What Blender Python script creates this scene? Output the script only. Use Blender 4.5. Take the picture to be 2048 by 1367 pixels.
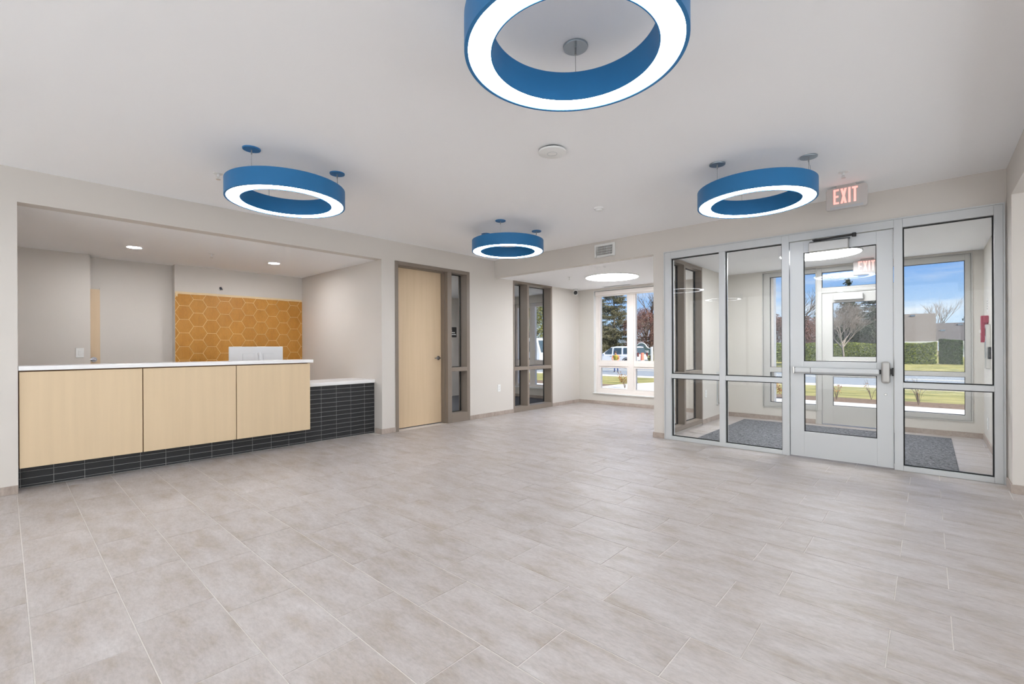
import bpy, bmesh, math, random
from mathutils import Vector, Matrix

# ------------------------------------------------------------------ scene, camera, world, sun, exposure
for o in list(bpy.data.objects):
    bpy.data.objects.remove(o, do_unlink=True)
sc = bpy.context.scene
C = sc.collection
R = math.radians
EYE = 1.234
cam_d = bpy.data.cameras.new('camera')
cam_d.sensor_width = 36.0
cam_d.lens = 36.0 * 920.75 / 2048.0
cam_d.shift_y = 10.3 / 2048.0
cam_d.clip_end = 500
cam = bpy.data.objects.new('camera', cam_d)
C.objects.link(cam)
cam.location = (0, 0, EYE)
YAW = R(42.124)
cam.rotation_euler = (Matrix.Rotation(YAW, 4, 'Z') @ Matrix.Rotation(R(90), 4, 'X') @ Matrix.Rotation(R(-0.263), 4, 'Z')).to_euler()
sc.camera = cam

sc.view_settings.view_transform = 'Standard'
sc.view_settings.look = 'None'
sc.view_settings.gamma = 1.0
sc.view_settings.use_curve_mapping = False
sc.view_settings.exposure = 0.13
sc.cycles.max_bounces = 7
sc.cycles.diffuse_bounces = 4
sc.cycles.glossy_bounces = 3
sc.cycles.use_adaptive_sampling = True
sc.cycles.adaptive_threshold = 0.14
sc.cycles.adaptive_min_samples = 16
sc.cycles.transparent_max_bounces = 24
sc.cycles.sample_clamp_indirect = 6.0
sc.cycles.caustics_reflective = False
sc.cycles.caustics_refractive = False

RING_POWER = 21.0
DISC_POWER = 27.0
SPOT_POWER = 275.0
FILL_REAR = 108.0
FILL_RIGHT = 112.0
SKY_STRENGTH = 0.92
SUN_STRENGTH = 7.5

world = bpy.data.worlds.new('sky')
sc.world = world
world.use_nodes = True
wn = world.node_tree
wn.nodes.clear()
def wnode(t, **kw):
    n = wn.nodes.new(t)
    for k, v in kw.items():
        setattr(n, k, v)
    return n
w_out = wnode('ShaderNodeOutputWorld')
w_bg = wnode('ShaderNodeBackground')
w_bg.inputs['Strength'].default_value = SKY_STRENGTH
w_tc = wnode('ShaderNodeTexCoord')
w_sep = wnode('ShaderNodeSeparateXYZ')
w_ramp = wnode('ShaderNodeValToRGB')
er = w_ramp.color_ramp.elements
er[0].position = 0.0
er[0].color = (0.62, 0.80, 0.96, 1)
er[1].position = 1.0
er[1].color = (0.07, 0.20, 0.62, 1)
for pos, col in ((0.05, (0.50, 0.72, 0.97, 1)), (0.14, (0.20, 0.44, 0.93, 1)), (0.35, (0.11, 0.30, 0.80, 1))):
    e = er.new(pos)
    e.color = col
w_map = wnode('ShaderNodeMapping')
w_map.inputs['Scale'].default_value = (2.2, 2.2, 13.0)
w_noise = wnode('ShaderNodeTexNoise')
w_noise.inputs['Scale'].default_value = 1.7
w_noise.inputs['Detail'].default_value = 9.0
w_noise.inputs['Roughness'].default_value = 0.58
w_cr = wnode('ShaderNodeValToRGB')
w_cr.color_ramp.elements[0].position = 0.47
w_cr.color_ramp.elements[0].color = (0, 0, 0, 1)
w_cr.color_ramp.elements[1].position = 0.72
w_cr.color_ramp.elements[1].color = (0.9, 0.9, 0.9, 1)
w_mix = wnode('ShaderNodeMix', data_type='RGBA')
w_mix.inputs['B'].default_value = (0.93, 0.96, 1.0, 1)
L = wn.links.new
L(w_tc.outputs['Generated'], w_sep.inputs[0])
L(w_sep.outputs['Z'], w_ramp.inputs[0])
L(w_tc.outputs['Generated'], w_map.inputs[0])
L(w_map.outputs[0], w_noise.inputs['Vector'])
L(w_noise.outputs['Fac'], w_cr.inputs[0])
L(w_cr.outputs[0], w_mix.inputs['Factor'])
L(w_ramp.outputs[0], w_mix.inputs['A'])
L(w_mix.outputs['Result'], w_bg.inputs['Color'])
L(w_bg.outputs[0], w_out.inputs[0])

sun_d = bpy.data.lights.new('sun', 'SUN')
sun_d.energy = SUN_STRENGTH
sun_d.angle = R(0.8)
sun_d.color = (1.0, 0.95, 0.86)
sun = bpy.data.objects.new('sun', sun_d)
C.objects.link(sun)
sun.rotation_euler = Vector((-0.80, 0.22, -0.62)).to_track_quat('-Z', 'Y').to_euler()
sun.location = (20, -5, 30)

# unseen fill lamps, added on the rear and right walls to brighten the lobby
def area(name, loc, aim, w, h, power, col):
    d = bpy.data.lights.new(name, 'AREA')
    d.shape = 'RECTANGLE'
    d.size, d.size_y = w, h
    d.energy = power
    d.color = col
    o = bpy.data.objects.new(name, d)
    C.objects.link(o)
    o.location = loc
    o.rotation_euler = Vector(aim).to_track_quat('-Z', 'Y').to_euler()
    return o
area('fill_rear', (-1.4, -2.985, 1.39), (0, 1, 0), 8.7, 2.76, FILL_REAR, (0.885, 0.95, 1.0))
area('fill_right', (2.985, 1.0, 1.24), (-1, 0, 0), 7.8, 2.4, FILL_RIGHT, (0.885, 0.95, 1.0))

# ------------------------------------------------------------------ materials
def srgb(r, g, b):
    def f(c):
        c /= 255.0
        return c / 12.92 if c <= 0.04045 else ((c + 0.055) / 1.055) ** 2.4
    return (f(r), f(g), f(b), 1.0)

def new_mat(name):
    m = bpy.data.materials.new(name)
    m.use_nodes = True
    nt = m.node_tree
    p = nt.nodes.get('Principled BSDF')
    return m, nt, p

def paint(name, col, rough=0.5, metal=0.0, var=0.04, scale=6.0, bump=0.0, bscale=200.0, spec=0.5, stretch=(1, 1, 1), coat=0.0, col2=None):
    """Principled surface whose colour drifts a little with noise."""
    m, nt, p = new_mat(name)
    tc = nt.nodes.new('ShaderNodeTexCoord')
    mp = nt.nodes.new('ShaderNodeMapping')
    mp.inputs['Scale'].default_value = stretch
    nz = nt.nodes.new('ShaderNodeTexNoise')
    nz.inputs['Scale'].default_value = scale
    nz.inputs['Detail'].default_value = 5
    cr = nt.nodes.new('ShaderNodeValToRGB')
    a = [c * (1 - var) for c in col[:3]] + [1]
    b = [min(1, c * (1 + var)) for c in (col2 or col)[:3]] + [1]
    cr.color_ramp.elements[0].color = a
    cr.color_ramp.elements[1].color = b
    cr.color_ramp.elements[0].position = 0.3
    cr.color_ramp.elements[1].position = 0.7
    nt.links.new(tc.outputs['Object'], mp.inputs[0])
    nt.links.new(mp.outputs[0], nz.inputs['Vector'])
    nt.links.new(nz.outputs['Fac'], cr.inputs[0])
    nt.links.new(cr.outputs[0], p.inputs['Base Color'])
    p.inputs['Roughness'].default_value = rough
    p.inputs['Metallic'].default_value = metal
    p.inputs['Specular IOR Level'].default_value = spec
    p.inputs['Coat Weight'].default_value = coat
    if bump:
        nb = nt.nodes.new('ShaderNodeTexNoise')
        nb.inputs['Scale'].default_value = bscale
        nb.inputs['Detail'].default_value = 3
        bp = nt.nodes.new('ShaderNodeBump')
        bp.inputs['Strength'].default_value = bump
        bp.inputs['Distance'].default_value = 0.002
        nt.links.new(mp.outputs[0], nb.inputs['Vector'])
        nt.links.new(nb.outputs['Fac'], bp.inputs['Height'])
        nt.links.new(bp.outputs[0], p.inputs['Normal'])
    return m

def emit(name, col, strength):
    m, nt, p = new_mat(name)
    p.inputs['Base Color'].default_value = (0.8, 0.8, 0.8, 1)
    p.inputs['Emission Color'].default_value = col
    p.inputs['Emission Strength'].default_value = strength
    return m

def glass_mat(name, tint=(0.985, 0.99, 0.988, 1), boost=1.0):
    m = bpy.data.materials.new(name)
    m.use_nodes = True
    nt = m.node_tree
    nt.nodes.clear()
    out = nt.nodes.new('ShaderNodeOutputMaterial')
    mix = nt.nodes.new('ShaderNodeMixShader')
    tr = nt.nodes.new('ShaderNodeBsdfTransparent')
    tr.inputs[0].default_value = tint
    gl = nt.nodes.new('ShaderNodeBsdfGlossy')
    gl.inputs['Roughness'].default_value = 0.0
    lw = nt.nodes.new('ShaderNodeLayerWeight')
    lw.inputs['Blend'].default_value = 0.5
    pw = nt.nodes.new('ShaderNodeMath'); pw.operation = 'POWER'; pw.inputs[1].default_value = 5.0
    ma = nt.nodes.new('ShaderNodeMath'); ma.operation = 'MULTIPLY_ADD'
    ma.inputs[1].default_value = 0.955; ma.inputs[2].default_value = 0.022 * boost
    nt.links.new(lw.outputs['Facing'], pw.inputs[0])
    nt.links.new(pw.outputs[0], ma.inputs[0])
    nt.links.new(ma.outputs[0], mix.inputs[0])
    nt.links.new(tr.outputs[0], mix.inputs[1])
    nt.links.new(gl.outputs[0], mix.inputs[2])
    nt.links.new(mix.outputs[0], out.inputs[0])
    return m

def tile_mat(name, base, dark, light, rough, island=0.10):
    m, nt, p = new_mat(name)
    N, K = nt.nodes.new, nt.links.new
    geo = N('ShaderNodeNewGeometry')
    oi = N('ShaderNodeObjectInfo')
    add = N('ShaderNodeMath'); add.operation = 'ADD'
    K(geo.outputs['Random Per Island'], add.inputs[0]); K(oi.outputs['Random'], add.inputs[1])
    fr = N('ShaderNodeMath'); fr.operation = 'FRACT'
    K(add.outputs[0], fr.inputs[0])
    # shift the pattern from tile to tile
    mul = N('ShaderNodeVectorMath'); mul.operation = 'SCALE'
    cmb = N('ShaderNodeCombineXYZ')
    for i in range(3):
        K(fr.outputs[0], cmb.inputs[i])
    K(cmb.outputs[0], mul.inputs[0]); mul.inputs['Scale'].default_value = 37.0
    va = N('ShaderNodeVectorMath'); va.operation = 'ADD'
    K(geo.outputs['Position'], va.inputs[0]); K(mul.outputs[0], va.inputs[1])
    mp = N('ShaderNodeMapping'); mp.inputs['Scale'].default_value = (1.0, 2.6, 1.0)
    K(va.outputs[0], mp.inputs[0])
    n1 = N('ShaderNodeTexNoise'); n1.inputs['Scale'].default_value = 3.2; n1.inputs['Detail'].default_value = 8; n1.inputs['Roughness'].default_value = 0.65
    n2 = N('ShaderNodeTexNoise'); n2.inputs['Scale'].default_value = 26; n2.inputs['Detail'].default_value = 8; n2.inputs['Roughness'].default_value = 0.75
    K(mp.outputs[0], n1.inputs['Vector']); K(mp.outputs[0], n2.inputs['Vector'])
    c1 = N('ShaderNodeValToRGB')
    e = c1.color_ramp.elements
    e[0].position = 0.30; e[0].color = dark
    e[1].position = 0.72; e[1].color = light
    x = e.new(0.5); x.color = base
    K(n1.outputs['Fac'], c1.inputs[0])
    c2 = N('ShaderNodeValToRGB')
    c2.color_ramp.elements[0].position = 0.36; c2.color_ramp.elements[0].color = (0.86, 0.855, 0.85, 1)
    c2.color_ramp.elements[1].position = 0.58; c2.color_ramp.elements[1].color = (1.03, 1.03, 1.03, 1)
    K(n2.outputs['Fac'], c2.inputs[0])
    mx = N('ShaderNodeMix'); mx.data_type = 'RGBA'; mx.blend_type = 'MULTIPLY'; mx.inputs['Factor'].default_value = 1.0
    K(c1.outputs[0], mx.inputs['A']); K(c2.outputs[0], mx.inputs['B'])
    mr = N('ShaderNodeMapRange'); mr.inputs['To Min'].default_value = 1 - island; mr.inputs['To Max'].default_value = 1 + island * 0.6
    K(fr.outputs[0], mr.inputs['Value'])
    mx2 = N('ShaderNodeVectorMath'); mx2.operation = 'SCALE'
    K(mx.outputs['Result'], mx2.inputs[0]); K(mr.outputs[0], mx2.inputs['Scale'])
    K(mx2.outputs[0], p.inputs['Base Color'])
    rr = N('ShaderNodeMapRange'); rr.inputs['To Min'].default_value = rough - 0.05; rr.inputs['To Max'].default_value = rough + 0.07
    K(n1.outputs['Fac'], rr.inputs['Value']); K(rr.outputs[0], p.inputs['Roughness'])
    p.inputs['Specular IOR Level'].default_value = 0.42
    bp = N('ShaderNodeBump'); bp.inputs['Strength'].default_value = 0.10; bp.inputs['Distance'].default_value = 0.003
    K(n2.outputs['Fac'], bp.inputs['Height']); K(bp.outputs[0], p.inputs['Normal'])
    return m

M = {}
M['wall'] = paint('greige_wall_paint', srgb(216, 210, 203), 0.6, var=0.015, scale=1.5, spec=0.3)
M['wall_in'] = paint('vestibule_wall_paint', srgb(214, 209, 201), 0.6, var=0.012, scale=1.5, spec=0.3)
M['ceiling'] = paint('white_ceiling_paint', srgb(251, 251, 252), 0.8, var=0.004, scale=1.0, spec=0.2)
M['grout'] = paint('sand_grout', srgb(216, 210, 204), 0.8, var=0.05, scale=40)
M['tile'] = tile_mat('stone_floor_tile', srgb(181, 173, 169), srgb(165, 153, 141), srgb(194, 188, 186), 0.42, 0.035)
M['basetile'] = tile_mat('stone_base_tile', srgb(182, 168, 158), srgb(166, 152, 141), srgb(196, 184, 175), 0.4)
M['blue'] = paint('blue_powder_coat', srgb(30, 112, 168), 0.45, var=0.03, scale=8, bump=0.03, bscale=500)
M['canopy_grey'] = paint('satin_grey_metal', srgb(150, 160, 168), 0.28, metal=0.75, var=0.05)
M['ringlight'] = emit('ring_diffuser_glow', (0.935, 0.965, 1.0, 1), RING_POWER)
M['disclight'] = emit('disc_diffuser_glow', (0.935, 0.965, 1.0, 1), DISC_POWER)
M['spotlight'] = emit('downlight_lens_glow', (0.98, 0.975, 1.0, 1), SPOT_POWER)
M['cable'] = paint('steel_cable', srgb(170, 170, 170), 0.35, metal=0.8)
M['cord'] = paint('clear_grey_cord', srgb(190, 192, 195), 0.4)
M['white_plastic'] = paint('white_plastic', srgb(236, 236, 234), 0.35, var=0.01)
M['white_metal'] = paint('white_enamel', srgb(232, 232, 230), 0.35, var=0.01)
M['storefront'] = paint('pale_grey_aluminium', srgb(206, 208, 209), 0.35, metal=0.15, var=0.012, scale=3)
M['storefront_ext'] = paint('white_aluminium', srgb(196, 194, 189), 0.4, var=0.012, scale=3)
M['vinyl'] = paint('white_vinyl', srgb(240, 232, 226), 0.4, var=0.01)
M['gasket'] = paint('black_rubber_gasket', srgb(22, 22, 22), 0.6)
M['glass'] = glass_mat('clear_glass')
M['glass_ext'] = glass_mat('window_glass', (0.985, 0.992, 0.99, 1), 0.8)
M['taupe'] = paint('taupe_frame_paint', srgb(134, 122, 111), 0.4, var=0.03, scale=5)
M['maple'] = paint('maple_veneer', srgb(219, 195, 160), 0.42, var=0.016, scale=1.6, stretch=(11, 11, 0.55), col2=srgb(222, 198, 163), bump=0.03, bscale=60)
M['birch_door'] = paint('birch_door_veneer', srgb(218, 193, 158), 0.42, var=0.014, scale=2.0, stretch=(12, 12, 0.5), col2=srgb(221, 196, 164))
M['panel_core'] = paint('panel_shadow_gap', srgb(120, 84, 56), 0.6)
M['quartz'] = paint('white_quartz', srgb(246, 245, 245), 0.25, var=0.004, scale=8)
M['black_tile'] = paint('black_ceramic_tile', srgb(40, 41, 43), 0.45, var=0.12, scale=5, stretch=(1, 2, 30), bump=0.06, bscale=90)
M['grey_grout'] = paint('grey_grout', srgb(184, 184, 182), 0.8, var=0.04, scale=60)
M['ochre'] = tile_mat('ochre_hexagon_tile', srgb(196, 138, 56), srgb(184, 126, 46), srgb(204, 148, 68), 0.42, 0.05)
M['cream_grout'] = paint('cream_grout', srgb(244, 218, 168), 0.8, var=0.04, scale=60)
M['tape'] = paint('cream_masking_tape', srgb(232, 208, 165), 0.6, var=0.04, scale=20)
M['lever'] = paint('polished_chrome', srgb(150, 150, 153), 0.2, metal=1.0, var=0.04)
M['satin'] = paint('satin_stainless', srgb(186, 184, 181), 0.42, metal=0.55, var=0.03)
M['chrome'] = paint('satin_nickel', srgb(214, 212, 208), 0.28, metal=0.9, var=0.03)
M['dark_metal'] = paint('dark_steel', srgb(70, 70, 70), 0.35, metal=0.8, var=0.05)
M['dark'] = paint('black_plastic', srgb(24, 24, 25), 0.45)
M['mat'] = None
M['monitor'] = paint('white_monitor_shell', srgb(236, 237, 239), 0.3, var=0.008)
M['exit_body'] = paint('exit_sign_housing', srgb(200, 194, 190), 0.4, var=0.01)
M['exit_letter'] = emit('exit_letter_glow', srgb(255, 124, 100), 1.0)
M['red'] = paint('crimson_plastic', srgb(160, 30, 66), 0.4)
M['carpet'] = paint('charcoal_carpet', srgb(84, 86, 92), 0.95, var=0.18, scale=120, bump=0.4, bscale=300)
def mat_carpet():
    m, nt, p = new_mat('grey_walk_off_mat')
    N, K = nt.nodes.new, nt.links.new
    tc = N('ShaderNodeTexCoord')
    mp = N('ShaderNodeMapping'); mp.inputs['Scale'].default_value = (1.0, 1.25, 1.0)
    nz = N('ShaderNodeTexNoise'); nz.inputs['Scale'].default_value = 52; nz.inputs['Detail'].default_value = 6; nz.inputs['Roughness'].default_value = 0.85
    cr = N('ShaderNodeValToRGB')
    e = cr.color_ramp.elements
    e[0].position = 0.42; e[0].color = srgb(40, 41, 45)
    e[1].position = 0.60; e[1].color = srgb(150, 151, 155)
    K(tc.outputs['Object'], mp.inputs[0]); K(mp.outputs[0], nz.inputs['Vector']); K(nz.outputs['Fac'], cr.inputs[0])
    K(cr.outputs[0], p.inputs['Base Color'])
    p.inputs['Roughness'].default_value = 0.95
    bp = N('ShaderNodeBump'); bp.inputs['Strength'].default_value = 0.6; bp.inputs['Distance'].default_value = 0.004
    K(nz.outputs['Fac'], bp.inputs['Height']); K(bp.outputs[0], p.inputs['Normal'])
    return m
M['mat'] = mat_carpet()
# outdoors
M['concrete'] = paint('pale_concrete', srgb(222, 220, 214), 0.85, var=0.05, scale=3)
M['asphalt'] = paint('blue_grey_asphalt', srgb(150, 156, 160), 0.85, var=0.08, scale=2.5)
M['kerb'] = paint('cream_sidewalk', srgb(232, 222, 200), 0.85, var=0.05, scale=2)
M['grass'] = paint('autumn_lawn', srgb(138, 142, 72), 0.9, var=0.28, scale=1.3, col2=srgb(168, 156, 96))
M['mulch'] = paint('brown_mulch', srgb(126, 104, 84), 0.95, var=0.45, scale=14)
M['brick'] = paint('pale_exterior_cladding', srgb(226, 224, 220), 0.8)
M['bark'] = paint('grey_brown_bark', srgb(112, 98, 88), 0.9, var=0.2, scale=8)
M['bark_pale'] = paint('pale_grey_bark', srgb(150, 138, 128), 0.9, var=0.15, scale=8)
def leaf(name, a, b):
    m, nt, p = new_mat(name)
    N, K = nt.nodes.new, nt.links.new
    geo = N('ShaderNodeNewGeometry')
    cr = N('ShaderNodeValToRGB')
    cr.color_ramp.elements[0].color = a
    cr.color_ramp.elements[1].color = b
    K(geo.outputs['Random Per Island'], cr.inputs[0])
    K(cr.outputs[0], p.inputs['Base Color'])
    p.inputs['Roughness'].default_value = 0.8
    p.inputs['Specular IOR Level'].default_value = 0.2
    return m
M['leaf_dark'] = leaf('dark_evergreen_needles', srgb(44, 54, 42), srgb(92, 98, 78))
M['leaf_olive'] = leaf('olive_leaves', srgb(66, 68, 50), srgb(140, 134, 106))
M['leaf_red'] = leaf('russet_leaves', srgb(88, 62, 58), srgb(158, 116, 104))
M['leaf_hedge'] = leaf('hedge_leaves', srgb(80, 100, 36), srgb(178, 186, 92))
M['leaf_box'] = leaf('boxwood_leaves', srgb(40, 62, 30), srgb(88, 112, 52))
M['leaf_yellow'] = leaf('yellow_green_leaves', srgb(74, 88, 44), srgb(160, 154, 90))
M['leaf_brown'] = leaf('dry_brown_leaves', srgb(104, 66, 34), srgb(184, 138, 84))
M['leaf_pink'] = leaf('pale_pink_leaves', srgb(196, 120, 90), srgb(226, 170, 140))
M['shingle'] = paint('grey_brown_shingles', srgb(120, 111, 102), 0.9, var=0.2, scale=6, stretch=(1, 1, 4))
M['shingle_b'] = paint('dark_grey_shingles', srgb(94, 88, 86), 0.9, var=0.2, scale=6, stretch=(1, 1, 4))
M['siding'] = paint('white_siding', srgb(228, 230, 232), 0.7)
M['car_white'] = paint('white_car_paint', srgb(238, 240, 242), 0.25, var=0.01, coat=0.5)
M['car_glass'] = paint('dark_car_glass', srgb(70, 84, 92), 0.1, var=0.1)
M['tire'] = paint('black_tyre', srgb(26, 26, 28), 0.8)
M['lamp_red'] = paint('red_lamp_lens', srgb(96, 40, 40), 0.3)
M['jeans'] = paint('blue_denim', srgb(44, 74, 128), 0.9)
M['orange'] = paint('safety_orange', srgb(238, 128, 104), 0.6)
M['hivis'] = paint('yellow_safety_vest', srgb(170, 158, 70), 0.7)
M['skin'] = paint('skin', srgb(190, 140, 112), 0.6)
M['cap'] = paint('dark_knit_cap', srgb(60, 56, 58), 0.8)
M['sign_green'] = paint('dark_green_sign', srgb(86, 104, 100), 0.6)
M['sign_white'] = paint('white_sign_paint', srgb(240, 240, 238), 0.6)
M['wire'] = paint('blue_black_wire', srgb(32, 42, 66), 0.5)

# ------------------------------------------------------------------ mesh helpers
def wloc(o):
    v = Vector((0, 0, 0))
    while o is not None:
        v += o.location
        o = o.parent
    return v

class MB:
    def __init__(self):
        self.v, self.f = [], []
    def add(self, vs, fs):
        n = len(self.v)
        self.v += [tuple(p) for p in vs]
        self.f += [tuple(i + n for i in f) for f in fs]
        return self
    def box(self, x0, x1, y0, y1, z0, z1):
        return self.add([(x0, y0, z0), (x1, y0, z0), (x1, y1, z0), (x0, y1, z0), (x0, y0, z1), (x1, y0, z1), (x1, y1, z1), (x0, y1, z1)],
                        [(0, 3, 2, 1), (4, 5, 6, 7), (0, 1, 5, 4), (1, 2, 6, 5), (2, 3, 7, 6), (3, 0, 4, 7)])
    def prism(self, poly, axis, a, b):
        """extrude a 2-D polygon; axis X: poly=(y,z), Y: poly=(x,z), Z: poly=(x,y)"""
        def pt(p, t):
            return {'X': (t, p[0], p[1]), 'Y': (p[0], t, p[1]), 'Z': (p[0], p[1], t)}[axis]
        n = len(poly)
        vs = [pt(p, a) for p in poly] + [pt(p, b) for p in poly]
        fs = [tuple(range(n))[::-1], tuple(range(n, 2 * n))]
        fs += [(i, (i + 1) % n, (i + 1) % n + n, i + n) for i in range(n)]
        return self.add(vs, fs)
    def tube(self, pts, r, n=8, r2=None, cap=True):
        pts = [Vector(p) for p in pts]
        rings = []
        for i, p in enumerate(pts):
            d = (pts[min(i + 1, len(pts) - 1)] - pts[max(i - 1, 0)])
            if d.length < 1e-9:
                d = Vector((0, 0, 1))
            d.normalize()
            up = Vector((0, 0, 1)) if abs(d.z) < 0.95 else Vector((1, 0, 0))
            a = d.cross(up).normalized()
            b = d.cross(a)
            t = i / max(1, len(pts) - 1)
            rr = r if r2 is None else r + (r2 - r) * t
            rings.append([p + (a * math.cos(2 * math.pi * k / n) + b * math.sin(2 * math.pi * k / n)) * rr for k in range(n)])
        vs = [q for ring in rings for q in ring]
        fs = []
        for i in range(len(rings) - 1):
            for k in range(n):
                fs.append((i * n + k, i * n + (k + 1) % n, (i + 1) * n + (k + 1) % n, (i + 1) * n + k))
        if cap:
            fs.append(tuple(range(n))[::-1])
            fs.append(tuple((len(rings) - 1) * n + k for k in range(n)))
        return self.add(vs, fs)
    def lathe(self, prof, c=(0, 0, 0), n=48, axis='Z', closed=False):
        """revolve (radius, height) pairs; closed joins last to first"""
        m = len(prof)
        vs = []
        for r, h in prof:
            for k in range(n):
                a = 2 * math.pi * k / n
                u, w = r * math.cos(a), r * math.sin(a)
                p = {'Z': (u, w, h), 'X': (h, u, w), 'Y': (u, h, w)}[axis]
                vs.append((p[0] + c[0], p[1] + c[1], p[2] + c[2]))
        fs = []
        for i in range(m if closed else m - 1):
            j = (i + 1) % m
            for k in range(n):
                fs.append((i * n + k, i * n + (k + 1) % n, j * n + (k + 1) % n, j * n + k))
        if not closed:
            if prof[0][0] > 1e-6:
                fs.append(tuple(range(n))[::-1])
            if prof[-1][0] > 1e-6:
                fs.append(tuple((m - 1) * n + k for k in range(n)))
        return self.add(vs, fs)
    def build(self, name, mat, parent=None, smooth=False, bevel=0.0, seg=2, fix=True):
        me = bpy.data.meshes.new(name)
        off = wloc(parent) if parent else Vector((0, 0, 0))
        me.from_pydata([(x - off.x, y - off.y, z - off.z) for x, y, z in self.v], [], self.f)
        if fix:
            bm = bmesh.new()
            bm.from_mesh(me)
            bmesh.ops.remove_doubles(bm, verts=bm.verts, dist=1e-6)
            bmesh.ops.recalc_face_normals(bm, faces=bm.faces)
            bm.to_mesh(me)
            bm.free()
        me.materials.append(M[mat] if isinstance(mat, str) else mat)
        o = bpy.data.objects.new(name, me)
        C.objects.link(o)
        if parent:
            o.parent = parent
        if smooth:
            for p in me.polygons:
                p.use_smooth = True
            try:
                me.set_sharp_from_angle(angle=R(40))
            except Exception:
                pass
        if bevel:
            b = o.modifiers.new('bevel', 'BEVEL')
            b.width = bevel
            b.segments = seg
            b.limit_method = 'ANGLE'
        return o

def tag(o, label, cat, group=None):
    o['label'] = label
    o['category'] = cat
    if group:
        o['group'] = group
    return o

def thing(name, loc, label, cat, group=None):
    o = bpy.data.objects.new(name, None)
    o.empty_display_size = 0.1
    C.objects.link(o)
    o.location = loc
    return tag(o, label, cat, group)

def struct_root(name, loc, label=None):
    o = bpy.data.objects.new(name, None)
    o.empty_display_size = 0.1
    C.objects.link(o)
    o.location = loc
    o['kind'] = 'structure'
    if label:
        o['label'] = label
    return o

def struct(o, label=None):
    o['kind'] = 'structure'
    if label:
        o['label'] = label
    return o

def copy_tree(o, parent=None):
    c = o.copy()
    C.objects.link(c)
    c.parent = parent
    for ch in list(o.children):
        copy_tree(ch, c)
    return c

def B(name, mat, parent, x0, x1, y0, y1, z0, z1, bevel=0.0):
    return MB().box(x0, x1, y0, y1, z0, z1).build(name, mat, parent, bevel=bevel)

def wall(name, axis, p0, p1, u0, u1, z0, z1, holes, mat, label=None):
    """wall of thickness p0..p1 with rectangular holes (u0,u1,z0,z1); axis X: u is y, axis Y: u is x"""
    us = sorted({u0, u1} | {h[i] for h in holes for i in (0, 1) if u0 < h[i] < u1})
    zs = sorted({z0, z1} | {h[i] for h in holes for i in (2, 3) if z0 < h[i] < z1})
    nu, nz = len(us) - 1, len(zs) - 1
    def solid(i, j):
        if i < 0 or j < 0 or i >= nu or j >= nz:
            return False
        u, z = (us[i] + us[i + 1]) / 2, (zs[j] + zs[j + 1]) / 2
        return not any(h[0] < u < h[1] and h[2] < z < h[3] for h in holes)
    mb = MB()
    def P(p, u, z):
        return (p, u, z) if axis == 'X' else (u, p, z)
    for i in range(nu):
        for j in range(nz):
            if not solid(i, j):
                continue
            a, b, c, d = us[i], us[i + 1], zs[j], zs[j + 1]
            for p in (p0, p1):
                mb.add([P(p, a, c), P(p, b, c), P(p, b, d), P(p, a, d)], [(0, 1, 2, 3)])
            if not solid(i - 1, j):
                mb.add([P(p0, a, c), P(p1, a, c), P(p1, a, d), P(p0, a, d)], [(0, 1, 2, 3)])
            if not solid(i + 1, j):
                mb.add([P(p0, b, c), P(p1, b, c), P(p1, b, d), P(p0, b, d)], [(0, 1, 2, 3)])
            if not solid(i, j - 1):
                mb.add([P(p0, a, c), P(p1, a, c), P(p1, b, c), P(p0, b, c)], [(0, 1, 2, 3)])
            if not solid(i, j + 1):
                mb.add([P(p0, a, d), P(p1, a, d), P(p1, b, d), P(p0, b, d)], [(0, 1, 2, 3)])
    return struct(mb.build(name, mat), label)

# ------------------------------------------------------------------ room shell
XL, YV, YW = -5.79, 5.945, 8.633
ZC, ZL = 2.79, 2.487
YR = -3.0     # rear wall
XR = 3.0      # far side of the right-hand corridor
XO = -8.95    # office back
wall('wall_left', 'X', XL - 0.15, XL, YR, YW, 0, ZC,
     [(0.085, 3.63, -1, 2.50), (3.851, 5.325, -1, 2.51), (6.44, 7.64, -1, 2.49)], 'wall')
wall('wall_front', 'Y', YV, YV + 0.12, XL, 0.517, 0, ZC,
     [(XL - 1, -2.774, -1, ZL), (-2.61, 0.494, -1, 2.48)], 'wall')
wall('wall_exterior', 'Y', YW, YW + 0.2, XO, 0.66, 0, 3.1,
     [(-7.75, -6.35, 0.26, 2.30), (-5.405, -3.62, 0.235, 2.44), (-2.073, 0.425, 0.222, 2.455), (-1.32, -0.275, -1, 1.0)], 'wall_in')
wall('wall_vestibule_left', 'X', -2.774, -2.66, YV + 0.12, YW, 0, ZL, [(6.31, 7.425, 0.02, 2.475)], 'wall_in')
wall('wall_vestibule_right', 'X', 0.54, 0.66, YV + 0.12, YW, 0, ZL, [], 'wall_in')
wall('wall_pier_right', 'Y', 5.64, YV + 0.12, 0.517, XR, 0, ZL, [], 'wall')
wall('wall_right', 'X', XR, XR + 0.15, YR, 5.64, 0, ZC, [], 'wall')
wall('wall_rear', 'Y', YR - 0.15, YR, XL, XR, 0, ZC, [], 'wall')
struct(MB().box(XL - 0.15, 0.517, YR - 0.15, YV + 0.12, ZC, ZC + 0.3).build('ceiling', 'ceiling'))
struct(MB().box(XO - 0.1, 0.66, YV + 0.12, YW, ZL, ZC + 0.3).build('ceiling_low', 'ceiling'))
struct(MB().box(0.517, XR, YR - 0.15, YV + 0.12, ZL, ZC + 0.3).build('ceiling_corridor', 'wall'))
struct(MB().box(-8.7, XL - 0.15, -0.75, 3.63, 2.50, ZC + 0.3).build('ceiling_alcove', 'ceiling'))
struct(MB().box(XO - 0.1, XL - 0.15, 3.75, YV + 0.12, ZL, ZC + 0.3).build('ceiling_office', 'ceiling'))
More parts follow.
